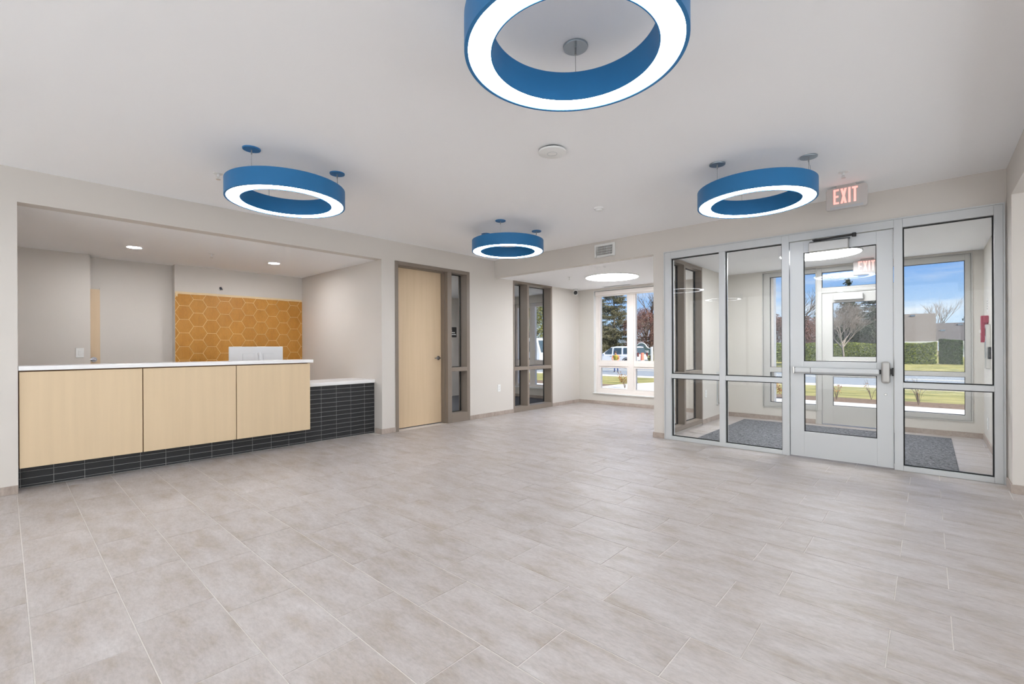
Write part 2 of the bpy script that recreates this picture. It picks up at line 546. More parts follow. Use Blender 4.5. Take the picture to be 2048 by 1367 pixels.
wall('wall_alcove_right', 'Y', 3.63, 3.75, XO, XL - 0.15, 0, ZC + 0.3, [], 'wall')
wall('wall_alcove_left', 'Y', -0.75, -0.63, -8.7, XL - 0.15, 0, 2.5, [], 'wall')
wall('wall_alcove_back', 'X', -8.67, -8.55, -0.63, 1.735, 0, 2.5, [], 'wall')
wall('wall_alcove_tiled', 'X', -8.67, -8.40, 1.735, 3.63, 0, 2.5, [], 'wall')
wall('wall_alcove_wing', 'X', -8.42, -8.33, -0.63, 0.787, 0, 2.5, [], 'wall')
wall('wall_office_back', 'X', XO - 0.1, XO, 3.75, YW, 0, ZL, [], 'wall')

# floor: slab with grout colour, tiles on top
floor = struct(MB().box(XO - 0.1, XR + 0.15, YR - 0.15, YW + 0.2, -0.15, -0.0022).build('floor', 'grout'))
struct(MB().box(XO, XL - 0.16, 3.75, YW, -0.0022, 0.004).build('floor_office', 'carpet'))
struct(MB().box(-8.55, -6.05, -0.63, 3.63, -0.0022, 0.002).build('floor_alcove', 'tile'))

PITCH_Y, PITCH_X, Y0 = 0.3133, 0.627, 0.076
GAP = 0.0022
def tile_shape(w, d):
    """one tile centred on its origin: top z=0, small chamfer"""
    c = 0.0012
    x, y = w / 2, d / 2
    vs = [(-x, -y, -0.011), (x, -y, -0.011), (x, y, -0.011), (-x, y, -0.011),
          (-x, -y, -c), (x, -y, -c), (x, y, -c), (-x, y, -c),
          (-x + c, -y + c, 0), (x - c, -y + c, 0), (x - c, y - c, 0), (-x + c, y - c, 0)]
    fs = [(8, 9, 10, 11)]
    for i in range(4):
        j = (i + 1) % 4
        fs += [(i, j, j + 4, i + 4), (i + 4, j + 4, j + 8, i + 8)]
    return vs, fs
tiles = []
k = int(math.floor((YR - Y0) / PITCH_Y)) - 1
while Y0 + k * PITCH_Y < YW:
    ya, yb = Y0 + k * PITCH_Y, Y0 + (k + 1) * PITCH_Y
    ym = (ya + yb) / 2
    ya, yb = max(ya, YR), min(yb, YW)
    if ym > YV:
        spans = [(XL, -2.774), (-2.66, 0.54)]
    elif ym > 5.64:
        spans = [(XL, 0.517)]
    elif 0.085 < ym < 3.63:
        spans = [(-5.975, XR)]
    else:
        spans = [(XL, XR)]
    off = -0.127 if k % 2 else 0.072
    if yb - ya > 0.03:
        for s0, s1 in spans:
            n = int(math.floor((s0 - off) / PITCH_X)) - 1
            while off + n * PITCH_X < s1:
                xa, xb = max(off + n * PITCH_X, s0), min(off + (n + 1) * PITCH_X, s1)
                if xb - xa > 0.02:
                    tiles.append((xa + GAP, xb - GAP, ya + GAP, yb - GAP))
                n += 1
    k += 1
fwd = Vector((-math.sin(YAW), math.cos(YAW), 0))
def tile_rank(t):
    c = Vector(((t[0] + t[1]) / 2, (t[2] + t[3]) / 2, 0))
    d = c.dot(fwd)
    side = abs(c.x * math.cos(YAW) + c.y * math.sin(YAW))
    seen = d > 1.35 and side < 1.25 * d
    return (0 if seen else 1, d)
tiles.sort(key=tile_rank)
full = None
rest = MB()
for i, t in enumerate(tiles):
    w, d = t[1] - t[0], t[3] - t[2]
    cx, cy = (t[0] + t[1]) / 2, (t[2] + t[3]) / 2
    vs, fs = tile_shape(w, d)
    if i < 296:
        is_full = abs(w - (PITCH_X - 2 * GAP)) < 1e-5 and abs(d - (PITCH_Y - 2 * GAP)) < 1e-5
        if is_full and full:
            me = full
        else:
            me = bpy.data.meshes.new('floor_tile')
            me.from_pydata(vs, [], fs)
            me.materials.append(M['tile'])
            if is_full:
                full = me
        o = bpy.data.objects.new('floor_tile', me)
        C.objects.link(o)
        o.parent = floor
        o.location = (cx, cy, 0)
    else:
        rest.add([(x + cx, y + cy, z) for x, y, z in vs], fs)
o = rest.build('floor_tile_field', 'tile', floor, fix=False)
o['kind'] = 'stuff'

# baseboards
HB, TB = 0.072, 0.012
def base(name, segs):
    mb = MB()
    for s in segs:
        mb.box(*s, 0, HB)
    return struct(mb.build(name, 'basetile', bevel=0.002))
base('baseboard_left', [(XL, XL + TB, YR, 0.085), (XL, XL + TB, 3.63, 3.851), (XL - 0.17, XL + TB, 3.63 - TB, 3.63), (XL, XL + TB, 5.325, 6.44), (XL, XL + TB, 7.64, YW)])
base('baseboard_nook', [(XL + TB, -2.774, YW - TB, YW), (-2.774 - TB, -2.774, YV - TB, YW - TB)])
base('baseboard_front', [(-2.774, -2.612, YV - TB, YV)])
base('baseboard_pier', [(0.517 - TB, 0.517, 5.64 - TB, YV), (0.517, XR, 5.64 - TB, 5.64)])
base('baseboard_vestibule', [(-2.66, -1.33, YW - TB, YW), (-0.27, 0.54, YW - TB, YW), (0.54 - TB, 0.54, YV + 0.13, YW - TB), (-2.66, -2.66 + TB, YV + 0.13, 6.31), (-2.66, -2.66 + TB, 7.425, YW - TB)])
base('baseboard_office', [(XO, XL - 0.16, YW - TB, YW)])

# ------------------------------------------------------------------ glazed frames
def pane_y(parent, x0, x1, z0, z1, y, mat='glass', gasket=True, g=0.010):
    """glass pane in a plane of constant y with a dark gasket ring"""
    B('pane', mat, parent, x0, x1, y - 0.004, y + 0.004, z0, z1)
    if gasket:
        mb = MB()
        for a in ((x0, x0 + g, z0, z1), (x1 - g, x1, z0, z1), (x0 + g, x1 - g, z0, z0 + g), (x0 + g, x1 - g, z1 - g, z1)):
            mb.box(a[0], a[1], y - 0.012, y + 0.012, a[2], a[3])
        mb.build('gasket', 'gasket', parent)

def pane_x(parent, y0, y1, z0, z1, x, mat='glass', g=0.008):
    B('pane', mat, parent, x - 0.004, x + 0.004, y0, y1, z0, z1)
    mb = MB()
    for a in ((y0, y0 + g, z0, z1), (y1 - g, y1, z0, z1), (y0 + g, y1 - g, z0, z0 + g), (y0 + g, y1 - g, z1 - g, z1)):
        mb.box(x - 0.012, x + 0.012, a[0], a[1], a[2], a[3])
    mb.build('gasket', 'gasket', parent)

# entrance glazing between lobby and vestibule
FY0, FY1, GY = YV - 0.012, YV + 0.105, YV + 0.035
def bar(parent, name, x0, x1, z0, z1, mat='storefront', y0=FY0, y1=FY1):
    return B(name, mat, parent, x0, x1, y0, y1, z0, z1, bevel=0.003)
w2 = struct_root('window_2', (-1.9, YV + 0.05, 0), 'four pane glazed screen to the left of the white entrance door')
bar(w2, 'jamb', -2.61, -2.527, 0, 2.48)
bar(w2, 'mullion', -1.917, -1.846, 0.048, 2.395)
bar(w2, 'head', -2.527, -1.233, 2.395, 2.48)
bar(w2, 'sill', -2.527, -1.233, 0, 0.048)
for a, b in ((-2.527, -1.917), (-1.846, -1.233)):
    bar(w2, 'mid_rail', a, b, 0.815, 0.872)
    pane_y(w2, a, b, 0.872, 2.395, GY)
    pane_y(w2, a, b, 0.048, 0.815, GY)
mb = MB()
mb.box(-2.622, -2.61, FY0 - 0.006, FY0 + 0.01, 0, 2.492).box(-2.61, 0.494, FY0 - 0.006, FY0 + 0.01, 2.48, 2.492).box(0.494, 0.506, FY0 - 0.006, FY0 + 0.01, 0, 2.492)
struct(mb.build('trim_1', 'storefront'))
w3 = struct_root('window_3', (0.12, YV + 0.05, 0), 'tall glazed side panel right of the entrance door')
bar(w3, 'jamb', 0.437, 0.494, 0, 2.48)
bar(w3, 'head', -0.185, 0.437, 2.395, 2.48)
bar(w3, 'sill', -0.185, 0.437, 0, 0.048)
bar(w3, 'mid_rail', -0.185, 0.437, 0.815, 0.868)
pane_y(w3, -0.185, 0.437, 0.868, 2.395, GY)
pane_y(w3, -0.185, 0.437, 0.048, 0.815, GY)

d2 = struct_root('door_2', (-0.7, YV + 0.05, 0), 'pale grey glazed entrance door with push bar')
bar(d2, 'door_jamb', -1.233, -1.160, 0, 2.48)
bar(d2, 'door_jamb', -0.252, -0.185, 0, 2.48)
bar(d2, 'door_head', -1.160, -0.252, 2.40, 2.48)
lf = MB()
LY0, LY1 = YV + 0.002, YV + 0.047
for n_, a in (('stile', (-1.154, -1.022, 0.012, 2.393)), ('stile', (-0.388, -0.258, 0.012, 2.393)),
              ('top_rail', (-1.022, -0.388, 2.262, 2.393)), ('middle_rail', (-1.022, -0.388, 0.925, 1.062)), ('bottom_rail', (-1.022, -0.388, 0.012, 0.288))):
    B(n_, 'storefront', d2, a[0], a[1], LY0, LY1, a[2], a[3], bevel=0.002)
pane_y(d2, -1.022, -0.388, 1.062, 2.262, LY0 + 0.024, g=0.007)
pane_y(d2, -1.022, -0.388, 0.288, 0.925, LY0 + 0.024, g=0.007)
pb = MB().box(-1.108, -0.365, YV - 0.055, YV - 0.003, 0.936, 0.998).build('panic_bar', 'storefront', d2, bevel=0.016, seg=3)
MB().box(-0.955, -0.951, YV - 0.0565, YV - 0.02, 0.938, 0.996).build('bar_joint', 'dark_metal', pb)
MB().box(-1.122, -1.106, YV - 0.05, YV - 0.003, 0.931, 1.003).build('end_cap', 'chrome', pb, bevel=0.004)
MB().box(-0.372, -0.355, YV - 0.045, YV - 0.003, 0.945, 0.99).build('bar_sleeve', 'dark', pb)
lh = MB().box(-0.352, -0.282, YV - 0.06, YV - 0.003, 0.855, 1.072).build('latch_case', 'satin', d2, bevel=0.024, seg=4)
MB().box(-0.282, -0.262, YV - 0.03, YV - 0.005, 0.945, 1.0).box(-0.268, -0.256, YV - 0.036, YV - 0.002, 0.93, 1.01).build('strike', 'dark', d2)
MB().lathe([(0.0, -0.012), (0.009, -0.012), (0.011, 0.0)], (-0.319, YV + 0.002, 0.742), 16, 'Y').build('key_cylinder', 'chrome', d2)
cl = MB().box(-0.962, -0.613, YV - 0.075, YV - 0.003, 2.250, 2.348).build('door_closer', 'satin', d2, bevel=0.006)
MB().tube([(-0.90, YV - 0.04, 2.352), (-0.90, YV - 0.04, 2.385)], 0.016, 12).box(-0.955, -0.60, YV - 0.066, YV - 0.02, 2.348, 2.357).build('closer_spindle', 'dark_metal', cl)
MB().box(-0.93, -0.56, YV - 0.055, YV - 0.035, 2.372, 2.382).tube([(-0.92, YV - 0.045, 2.366), (-0.70, YV - 0.085, 2.372), (-0.56, YV - 0.05, 2.386)], 0.009, 8).tube([(-0.565, YV - 0.045, 2.36), (-0.565, YV - 0.045, 2.40)], 0.018, 12).build('closer_arm', 'dark_metal', cl)
MB().box(-1.02, -0.39, YV + 0.049, YV + 0.07, 0.965, 0.985).build('pull_rail', 'storefront', d2)

# exterior wall of the vestibule: two windows and a door with transom
EY0, EY1, EG = YW + 0.012, YW + 0.10, YW + 0.055
def ebar(parent, name, x0, x1, z0, z1, mat='storefront_ext', y0=EY0, y1=EY1):
    return B(name, mat, parent, x0, x1, y0, y1, z0, z1, bevel=0.003)
def sill_trim(parent, x0, x1, z0, z1):
    mb = MB()
    t, y0, y1 = 0.014, YW - 0.008, YW + 0.012
    mb.box(x0 - t, x0, y0, y1, z0 - t, z1 + t).box(x1, x1 + t, y0, y1, z0 - t, z1 + t).box(x0, x1, y0, y1, z1, z1 + t).box(x0, x1, y0, y1, z0 - t, z0)
    return mb.build('casing', 'storefront_ext', parent)
w4 = struct_root('window_4', (-1.7, YW + 0.05, 0.22), 'narrow vestibule window left of the outer door')
sill_trim(w4, -2.073, -1.32, 0.222, 2.455)
ebar(w4, 'jamb', -2.073, -1.975, 0.222, 2.455)
ebar(w4, 'mullion', -1.325, -1.243, 0.222, 2.455)
ebar(w4, 'head', -1.975, -1.325, 2.385, 2.455)
ebar(w4, 'sill', -1.975, -1.325, 0.222, 0.295)
ebar(w4, 'mid_rail', -1.975, -1.325, 0.800, 0.878)
pane_y(w4, -1.975, -1.325, 0.878, 2.385, EG, 'glass_ext', g=0.006)
pane_y(w4, -1.975, -1.325, 0.295, 0.800, EG, 'glass_ext', g=0.006)
B('outer_jamb', 'vinyl', w4, -2.03, -1.935, YW + 0.10, YW + 0.26, 0.26, 2.42)
w5 = struct_root('window_5', (0.05, YW + 0.05, 0.22), 'vestibule window right of the outer door')
sill_trim(w5, -0.275, 0.425, 0.222, 2.455)
ebar(w5, 'mullion', -0.345, -0.268, 0.222, 2.455)
ebar(w5, 'jamb', 0.366, 0.425, 0.222, 2.455)
ebar(w5, 'head', -0.268, 0.366, 2.372, 2.455)
ebar(w5, 'sill', -0.268, 0.366, 0.222, 0.290)
ebar(w5, 'mid_rail', -0.268, 0.366, 0.806, 0.868)
pane_y(w5, -0.268, 0.366, 0.868, 2.372, EG, 'glass_ext', g=0.006)
pane_y(w5, -0.268, 0.366, 0.290, 0.806, EG, 'glass_ext', g=0.006)
d3 = struct_root('door_3', (-0.8, YW + 0.05, 0), 'outer vestibule door with transom and push bar')
ebar(d3, 'door_jamb', -1.32, -1.247, 0, 0.222)
ebar(d3, 'door_jamb', -0.341, -0.275, 0, 0.222)
ebar(d3, 'door_head', -1.243, -0.345, 2.058, 2.142)
ebar(d3, 'transom_head', -1.243, -0.345, 2.385, 2.455)
pane_y(d3, -1.243, -0.345, 2.142, 2.385, EG, 'glass_ext', g=0.006)
for n_, a in (('stile', (-1.240, -1.102, 0.012, 2.052)), ('stile', (-0.486, -0.348, 0.012, 2.052)), ('top_rail', (-1.102, -0.486, 1.90, 2.052)),
              ('middle_rail', (-1.102, -0.486, 0.755, 1.062)), ('bottom_rail', (-1.102, -0.486, 0.012, 0.302))):
    B(n_, 'storefront_ext', d3, a[0], a[1], EY0 + 0.01, EY0 + 0.055, a[2], a[3], bevel=0.002)
pane_y(d3, -1.102, -0.486, 1.062, 1.90, EY0 + 0.03, 'glass_ext', g=0.006)
pane_y(d3, -1.102, -0.486, 0.302, 0.755, EY0 + 0.03, 'glass_ext', g=0.006)
pb = MB().box(-1.16, -0.45, YW - 0.05, YW + 0.02, 0.962, 1.002).build('panic_bar', 'storefront_ext', d3, bevel=0.01)
MB().box(-1.18, -1.16, YW - 0.045, YW + 0.02, 0.957, 1.007).build('end_cap', 'chrome', pb)
MB().box(-0.45, -0.385, YW - 0.055, YW + 0.02, 0.87, 1.07).build('latch_case', 'chrome', d3, bevel=0.015)
MB().box(-1.08, -0.72, YW - 0.05, YW + 0.02, 1.935, 2.02).build('door_closer', 'storefront', d3, bevel=0.006)

# window of the seating nook
w6 = struct_root('window_6', (-4.5, YW + 0.1, 0.235), 'large white framed window of the seating nook')
NY0, NY1, NG = YW + 0.085, YW + 0.16, YW + 0.12
def nbar(parent, name, x0, x1, z0, z1, y0=NY0, y1=NY1):
    return B(name, 'vinyl', parent, x0, x1, y0, y1, z0, z1, bevel=0.004)
nbar(w6, 'jamb', -5.405, -5.330, 0.235, 2.44)
nbar(w6, 'jamb', -3.70, -3.62, 0.235, 2.44)
nbar(w6, 'mullion', -4.625, -4.505, 0.305, 2.36)
nbar(w6, 'head', -5.330, -3.70, 2.36, 2.44)
nbar(w6, 'sill', -5.330, -3.70, 0.235, 0.305)
for a, b in ((-5.330, -4.625), (-4.505, -3.70)):
    nbar(w6, 'mid_rail', a, b, 0.815, 0.905)
    for c, d in ((0.905, 2.36), (0.305, 0.815)):
        mb = MB()
        s = 0.038
        mb.box(a, a + s, NY0 + 0.015, NY1, c, d).box(b - s, b, NY0 + 0.015, NY1, c, d).box(a + s, b - s, NY0 + 0.015, NY1, c, c + s).box(a + s, b - s, NY0 + 0.015, NY1, d - s, d)
        mb.build('sash', 'vinyl', w6, bevel=0.003)
        B('pane', 'glass_ext', w6, a + s, b - s, NG - 0.004, NG + 0.004, c + s, d - s)
B('window_board', 'white_metal', w6, -5.42, -3.61, YW - 0.022, NY0, 0.222, 0.240, bevel=0.004)
mb = MB().box(-5.405, -5.399, YW, NY0, 0.24, 2.44).box(-3.626, -3.62, YW, NY0, 0.24, 2.44).box(-5.399, -3.626, YW, NY0, 2.434, 2.44)
mb.build('reveal', 'white_metal', w6)
rs = thing('roller_shade', (-4.5, YW + 0.02, 2.33), 'rolled up pale window shade across the top of the nook window', 'window shade')
B('cassette', 'vinyl', rs, -5.37, -3.64, YW + 0.004, YW + 0.08, 2.335, 2.425, bevel=0.012)
B('hem_bar', 'vinyl', rs, -5.35, -3.66, YW + 0.045, YW + 0.06, 2.315, 2.335, bevel=0.004)

# window of the office
w7 = struct_root('window_7', (-7.05, YW + 0.1, 0.26), 'white office window seen through the interior window')
nbar(w7, 'jamb', -7.75, -7.69, 0.26, 2.30)
nbar(w7, 'jamb', -6.41, -6.35, 0.26, 2.30)
nbar(w7, 'mullion', -7.30, -7.13, 0.32, 2.22)
nbar(w7, 'head', -7.69, -6.41, 2.22, 2.30)
nbar(w7, 'sill', -7.69, -6.41, 0.26, 0.32)
for a, b in ((-7.69, -7.30), (-7.13, -6.41)):
    nbar(w7, 'mid_rail', a, b, 0.72, 0.92)
    B('pane', 'glass_ext', w7, a, b, NG - 0.004, NG + 0.004, 0.92, 2.22)
    B('pane', 'glass_ext', w7, a, b, NG - 0.004, NG + 0.004, 0.32, 0.72)
B('window_board', 'white_metal', w7, -7.78, -6.32, YW - 0.03, NY0, 0.235, 0.262, bevel=0.004)

# made-up glazing frames added before the fill lamps, behind and beside the viewer
frame_rear = struct_root('fill_frame_rear', (-1.4, YR + 0.05, 0), 'added frame over the unseen rear fill lamp behind the viewer')
for i in range(6):
    x = XL + 0.03 + i * (XR - XL - 0.06) / 5
    B('mullion', 'storefront', frame_rear, x - 0.03, x + 0.03, YR + 0.03, YR + 0.08, 0.06, 2.70)
for z0, z1 in ((0.0, 0.06), (2.70, 2.79)):
    B('rail', 'storefront', frame_rear, XL, XR, YR + 0.03, YR + 0.08, z0, z1)
frame_right = struct_root('fill_frame_right', (XR - 0.05, 1.0, 0), 'added frame over the unseen right fill lamp beside the viewer')
for i in range(6):
    y = -2.85 + i * 1.55
    B('mullion', 'storefront', frame_right, XR - 0.08, XR - 0.03, y - 0.03, y + 0.03, 0.06, 2.42)
for z0, z1 in ((0.0, 0.06), (2.42, 2.487)):
    B('rail', 'storefront', frame_right, XR - 0.08, XR - 0.03, -2.9, 5.0, z0, z1)

# ------------------------------------------------------------------ taupe steel frames in the left wall
def xbar(parent, name, y0, y1, z0, z1, x0=XL - 0.205, x1=XL + 0.012, mat='taupe'):
    return B(name, mat, parent, x0, x1, y0, y1, z0, z1, bevel=0.003)
d1 = struct_root('door_1', (XL - 0.08, 4.4, 0), 'birch office door in a taupe frame with narrow sidelight')
xbar(d1, 'jamb', 3.851, 3.905, 0, 2.51)
xbar(d1, 'jamb', 5.258, 5.325, 0, 2.51)
xbar(d1, 'head', 3.905, 5.258, 2.458, 2.51)
xbar(d1, 'mullion', 4.838, 4.924, 0, 2.458)
xbar(d1, 'mid_rail', 4.924, 5.258, 0.838, 0.904)
xbar(d1, 'sill', 4.924, 5.258, 0, 0.150)
for y0, y1 in ((3.905, 3.917), (4.826, 4.838)):
    B('stop', 'taupe', d1, XL - 0.145, XL - 0.06, y0, y1, 0, 2.446)
B('stop', 'taupe', d1, XL - 0.145, XL - 0.06, 3.905, 4.838, 2.446, 2.458)
lf = B('leaf', 'birch_door', d1, XL - 0.198, XL - 0.153, 3.908, 4.835, 0.012, 2.455, bevel=0.002)
kx = XL - 0.153
MB().lathe([(0.034, 0.0), (0.034, 0.006), (0.026, 0.010)], (kx, 4.772, 1.062), 24, 'X').tube([(kx + 0.008, 4.772, 1.062), (kx + 0.055, 4.772, 1.062)], 0.010, 10).tube([(kx + 0.05, 4.778, 1.062), (kx + 0.055, 4.72, 1.062), (kx + 0.052, 4.665, 1.060)], 0.009, 10).build('lever_handle', 'lever', lf, smooth=True)
pane_x(d1, 4.924, 5.258, 0.904, 2.458, XL - 0.16)
pane_x(d1, 4.924, 5.258, 0.150, 0.838, XL - 0.16)
ns = thing('name_plaque', (XL - 0.175, 5.08, 1.41), 'small black plaque with white lettering on the sidelight glass', 'sign')
B('plate', 'dark', ns, XL - 0.156, XL - 0.152, 4.985, 5.168, 1.405, 1.575)
mb = MB()
for z, ye in ((1.512, 5.065), (1.482, 5.13), (1.45, 5.157)):
    y = 5.0
    i = 0
    while y < ye:
        wd = (0.010, 0.013, 0.008, 0.012)[i % 4]
        mb.box(XL - 0.152, XL - 0.1512, y, min(y + wd, ye), z - 0.006, z + (0.010 if i % 3 == 0 else 0.006))
        y += wd + 0.003
        i += 1
mb.build('lettering', 'sign_white', ns)

w1 = struct_root('window_1', (XL - 0.08, 7.04, 0), 'taupe framed interior window of the office')
xbar(w1, 'jamb', 6.44, 6.468, 0, 2.487)
xbar(w1, 'jamb', 7.592, 7.64, 0, 2.487)
xbar(w1, 'mullion', 6.838, 6.890, 0.095, 2.445)
xbar(w1, 'head', 6.468, 7.592, 2.445, 2.487)
xbar(w1, 'sill', 6.468, 7.592, 0, 0.095)
for a, b in ((6.468, 6.838), (6.890, 7.592)):
    xbar(w1, 'mid_rail', a, b, 0.793, 0.86)
    pane_x(w1, a, b, 0.86, 2.445, XL - 0.185)
    pane_x(w1, a, b, 0.095, 0.793, XL - 0.185)

w8 = struct_root('window_8', (-2.72, 6.87, 0), 'taupe framed interior window between nook and vestibule')
def vb(name, y0, y1, z0, z1):
    return B(name, 'taupe', w8, -2.785, -2.648, y0, y1, z0, z1, bevel=0.003)
vb('jamb', 6.31, 6.34, 0.02, 2.475)
vb('jamb', 7.385, 7.425, 0.02, 2.475)
vb('mullion', 6.69, 6.75, 0.09, 2.425)
vb('head', 6.34, 7.385, 2.425, 2.475)
vb('sill', 6.34, 7.385, 0.02, 0.09)
for a, b in ((6.34, 6.69), (6.75, 7.385)):
    vb('mid_rail', a, b, 0.79, 0.86)
    pane_x(w8, a, b, 0.86, 2.425, -2.76)
    pane_x(w8, a, b, 0.09, 0.79, -2.76)

d4 = struct_root('door_4', (-8.53, 0.4, 0), 'maple door behind the reception alcove')
lf = B('leaf', 'birch_door', d4, -8.548, -8.525, -0.05, 0.905, 0.012, 2.06)
MB().lathe([(0.034, 0.0), (0.034, 0.008)], (-8.525, 0.84, 1.09), 20, 'X').tube([(-8.52, 0.84, 1.09), (-8.46, 0.84, 1.09)], 0.011, 10).tube([(-8.465, 0.85, 1.09), (-8.46, 0.73, 1.088)], 0.010, 10).build('lever_handle', 'lever', lf, smooth=True)
B('frame', 'wall', d4, -8.55, -8.53, 0.905, 0.925, 0, 2.08)

# ------------------------------------------------------------------ ring pendants
def ring_light(loc, label, ang0, canopy):
    t = thing('ring_pendant_light', (loc[0], loc[1], 2.487), label, 'pendant light', 'blue ring pendant lights')
    zb, zt, ro, ri = 2.487, 2.627, 0.470, 0.352
    c = (loc[0], loc[1], 0)
    hs = MB().lathe([(ro - 0.016, zb), (ro, zb), (ro, zt), (ri, zt), (ri, zb), (ri + 0.006, zb), (ri + 0.006, zt - 0.012), (ro - 0.016, zt - 0.012)], c, 96, closed=True).build('housing', 'blue', t, smooth=True)
    MB().lathe([(ri + 0.006, zb + 0.004), (ro - 0.016, zb + 0.004), (ro - 0.016, zb + 0.011), (ri + 0.006, zb + 0.011)], c, 64, closed=True).build('diffuser', 'ringlight', t)
    for i in range(3):
        a = R(ang0 + 120 * i)
        x, y = loc[0] + 0.405 * math.cos(a), loc[1] + 0.405 * math.sin(a)
        cn = MB().lathe([(0.062, ZC - 0.010), (0.064, ZC - 0.006), (0.064, ZC)], (x, y, 0), 32).build('canopy', canopy, t, smooth=True)
        MB().tube([(x, y, ZC - 0.045), (x, y, ZC - 0.010)], 0.005, 8).build('cable_grip', 'cable', cn)
        MB().tube([(x, y, zt), (x, y, ZC - 0.04)], 0.0014, 6).tube([(x, y, zt), (x, y, zt + 0.012)], 0.006, 8).build('cable', 'cable', t)
    a = R(ang0)
    x, y = loc[0] + 0.405 * math.cos(a), loc[1] + 0.405 * math.sin(a)
    tx, ty = -math.sin(a), math.cos(a)
    MB().tube([(x, y, ZC - 0.03), (x + 0.03 * tx, y + 0.03 * ty, ZC - 0.055), (x + 0.07 * tx, y + 0.07 * ty, ZC - 0.06), (x + 0.09 * tx, y + 0.09 * ty, ZC - 0.10), (x + 0.10 * tx, y + 0.10 * ty, zt)], 0.0028, 6).build('power_cord', 'cord', t, smooth=True)
    return t
ring_light((-1.13, 1.655), 'largest blue ring pendant light, cut off by the top edge of the picture', 3, 'canopy_grey')
ring_light((-4.11, 1.655), 'blue ring pendant light hanging in front of the reception alcove', 60, 'blue')
ring_light((-4.10, 4.46), 'smallest looking blue ring pendant light, nearest the wooden office door', 60, 'blue')
ring_light((-1.13, 4.45), 'blue ring pendant light beside the exit sign over the entrance glazing', 0, 'canopy_grey')
ring_light((-4.11, -1.10), 'blue ring pendant light behind the viewer on the reception side, mirrored in the glazing', 60, 'blue')
ring_light((-1.13, -1.10), 'blue ring pendant light behind the viewer on the entrance side, mirrored in the door glass', 0, 'canopy_grey')

def disc_light(x, y, z, r, label, cat='ceiling light', nm='disc_light', glow='disclight', drop=0.02):
    t = thing(nm, (x, y, z - drop), label, cat)
    MB().lathe([(r, z), (r, z - drop), (r - 0.012, z - drop), (r - 0.012, z)], (x, y, 0), 72, closed=True).build('trim_ring', 'white_metal', t, smooth=True)
    MB().lathe([(0.0, z - drop + 0.004), (r - 0.012, z - drop + 0.004), (r - 0.012, z)], (x, y, 0), 72).build('lens', glow, t, smooth=True)
    return t
disc_light(-4.19, 7.30, ZL, 0.47, 'large round white ceiling light in the seating nook')
disc_light(-1.09, 7.45, ZL, 0.47, 'large round white ceiling light inside the glass vestibule')
disc_light(-7.33, 1.10, 2.50, 0.085, 'round recessed downlight over the left part of the reception desk', 'downlight', 'recessed_downlight', 'spotlight', 0.006)
disc_light(-7.22, 2.71, 2.50, 0.085, 'round recessed downlight near the ochre tile wall', 'downlight', 'recessed_downlight', 'spotlight', 0.006)
disc_light(-8.1, 4.7, ZL, 0.42, 'added unseen ceiling light brightening the office behind the taupe windows')  # out-of-sight lamp, added to lift the dark office interior

# ------------------------------------------------------------------ ceiling fittings
t = thing('wireless_access_point', (-2.196, 2.912, ZC - 0.03), 'flat white disc access point in the middle of the ceiling', 'access point')
MB().lathe([(0.0, ZC - 0.034), (0.085, ZC - 0.034), (0.108, ZC - 0.028), (0.108, ZC - 0.014), (0.09, ZC - 0.010)], (-2.196, 2.912, 0), 48).build('cover', 'white_plastic', t, smooth=True)
MB().lathe([(0.09, ZC - 0.012), (0.09, ZC)], (-2.196, 2.912, 0), 48).build('mount_plate', 'dark', t)
MB().lathe([(0.037, ZC - 0.0346), (0.039, ZC - 0.0346), (0.039, ZC - 0.034), (0.037, ZC - 0.034)], (-2.196, 2.912, 0), 32, closed=True).build('logo_ring', 'canopy_grey', t)
t = thing('smoke_detector', (-2.73, 4.48, ZC - 0.04), 'small white smoke detector on the ceiling towards the air vent', 'smoke detector')
MB().lathe([(0.052, ZC), (0.052, ZC - 0.016), (0.045, ZC - 0.020)], (-2.73, 4.48, 0), 32).build('base', 'white_plastic', t, smooth=True)
MB().lathe([(0.038, ZC - 0.020), (0.036, ZC - 0.036), (0.015, ZC - 0.042)], (-2.73, 4.48, 0), 32).build('sensor_head', 'white_plastic', t, smooth=True)
def sprinkler(x, y, z, label):
    t = thing('fire_sprinkler', (x, y, z - 0.05), label, 'sprinkler', 'ceiling fire sprinklers')
    MB().lathe([(0.038, z), (0.038, z - 0.004), (0.012, z - 0.008)], (x, y, 0), 24).build('escutcheon', 'white_metal', t, smooth=True)
    MB().tube([(x, y, z - 0.005), (x, y, z - 0.03)], 0.010, 10).tube([(x - 0.010, y, z - 0.02), (x - 0.012, y, z - 0.04), (x, y, z - 0.052)], 0.003, 6).tube([(x + 0.010, y, z - 0.02), (x + 0.012, y, z - 0.04), (x, y, z - 0.052)], 0.003, 6).build('yoke', 'white_metal', t)
    MB().lathe([(0.0, z - 0.056), (0.018, z - 0.055), (0.018, z - 0.052), (0.0, z - 0.052)], (x, y, 0), 16).build('deflector', 'chrome', t)
sprinkler(-0.56, 5.06, ZC, 'chrome fire sprinkler on the ceiling above the exit sign')
sprinkler(-4.68, 1.29, ZC, 'fire sprinkler on the ceiling left of the ring light at the reception')
sprinkler(-4.762, 6.809, ZL, 'fire sprinkler on the lowered ceiling of the seating nook')
sprinkler(-7.12, 1.88, 2.50, 'fire sprinkler between the two downlights over the reception desk')
t = thing('ceiling_diffuser', (-4.73, 8.45, ZL - 0.01), 'narrow white air slot on the ceiling over the nook window', 'air vent')
B('frame', 'white_metal', t, -5.05, -4.42, 8.40, 8.50, ZL - 0.008, ZL, bevel=0.003)
for i in range(3):
    B('slot', 'canopy_grey', t, -5.03, -4.44, 8.415 + i * 0.026, 8.425 + i * 0.026, ZL - 0.0095, ZL - 0.007)

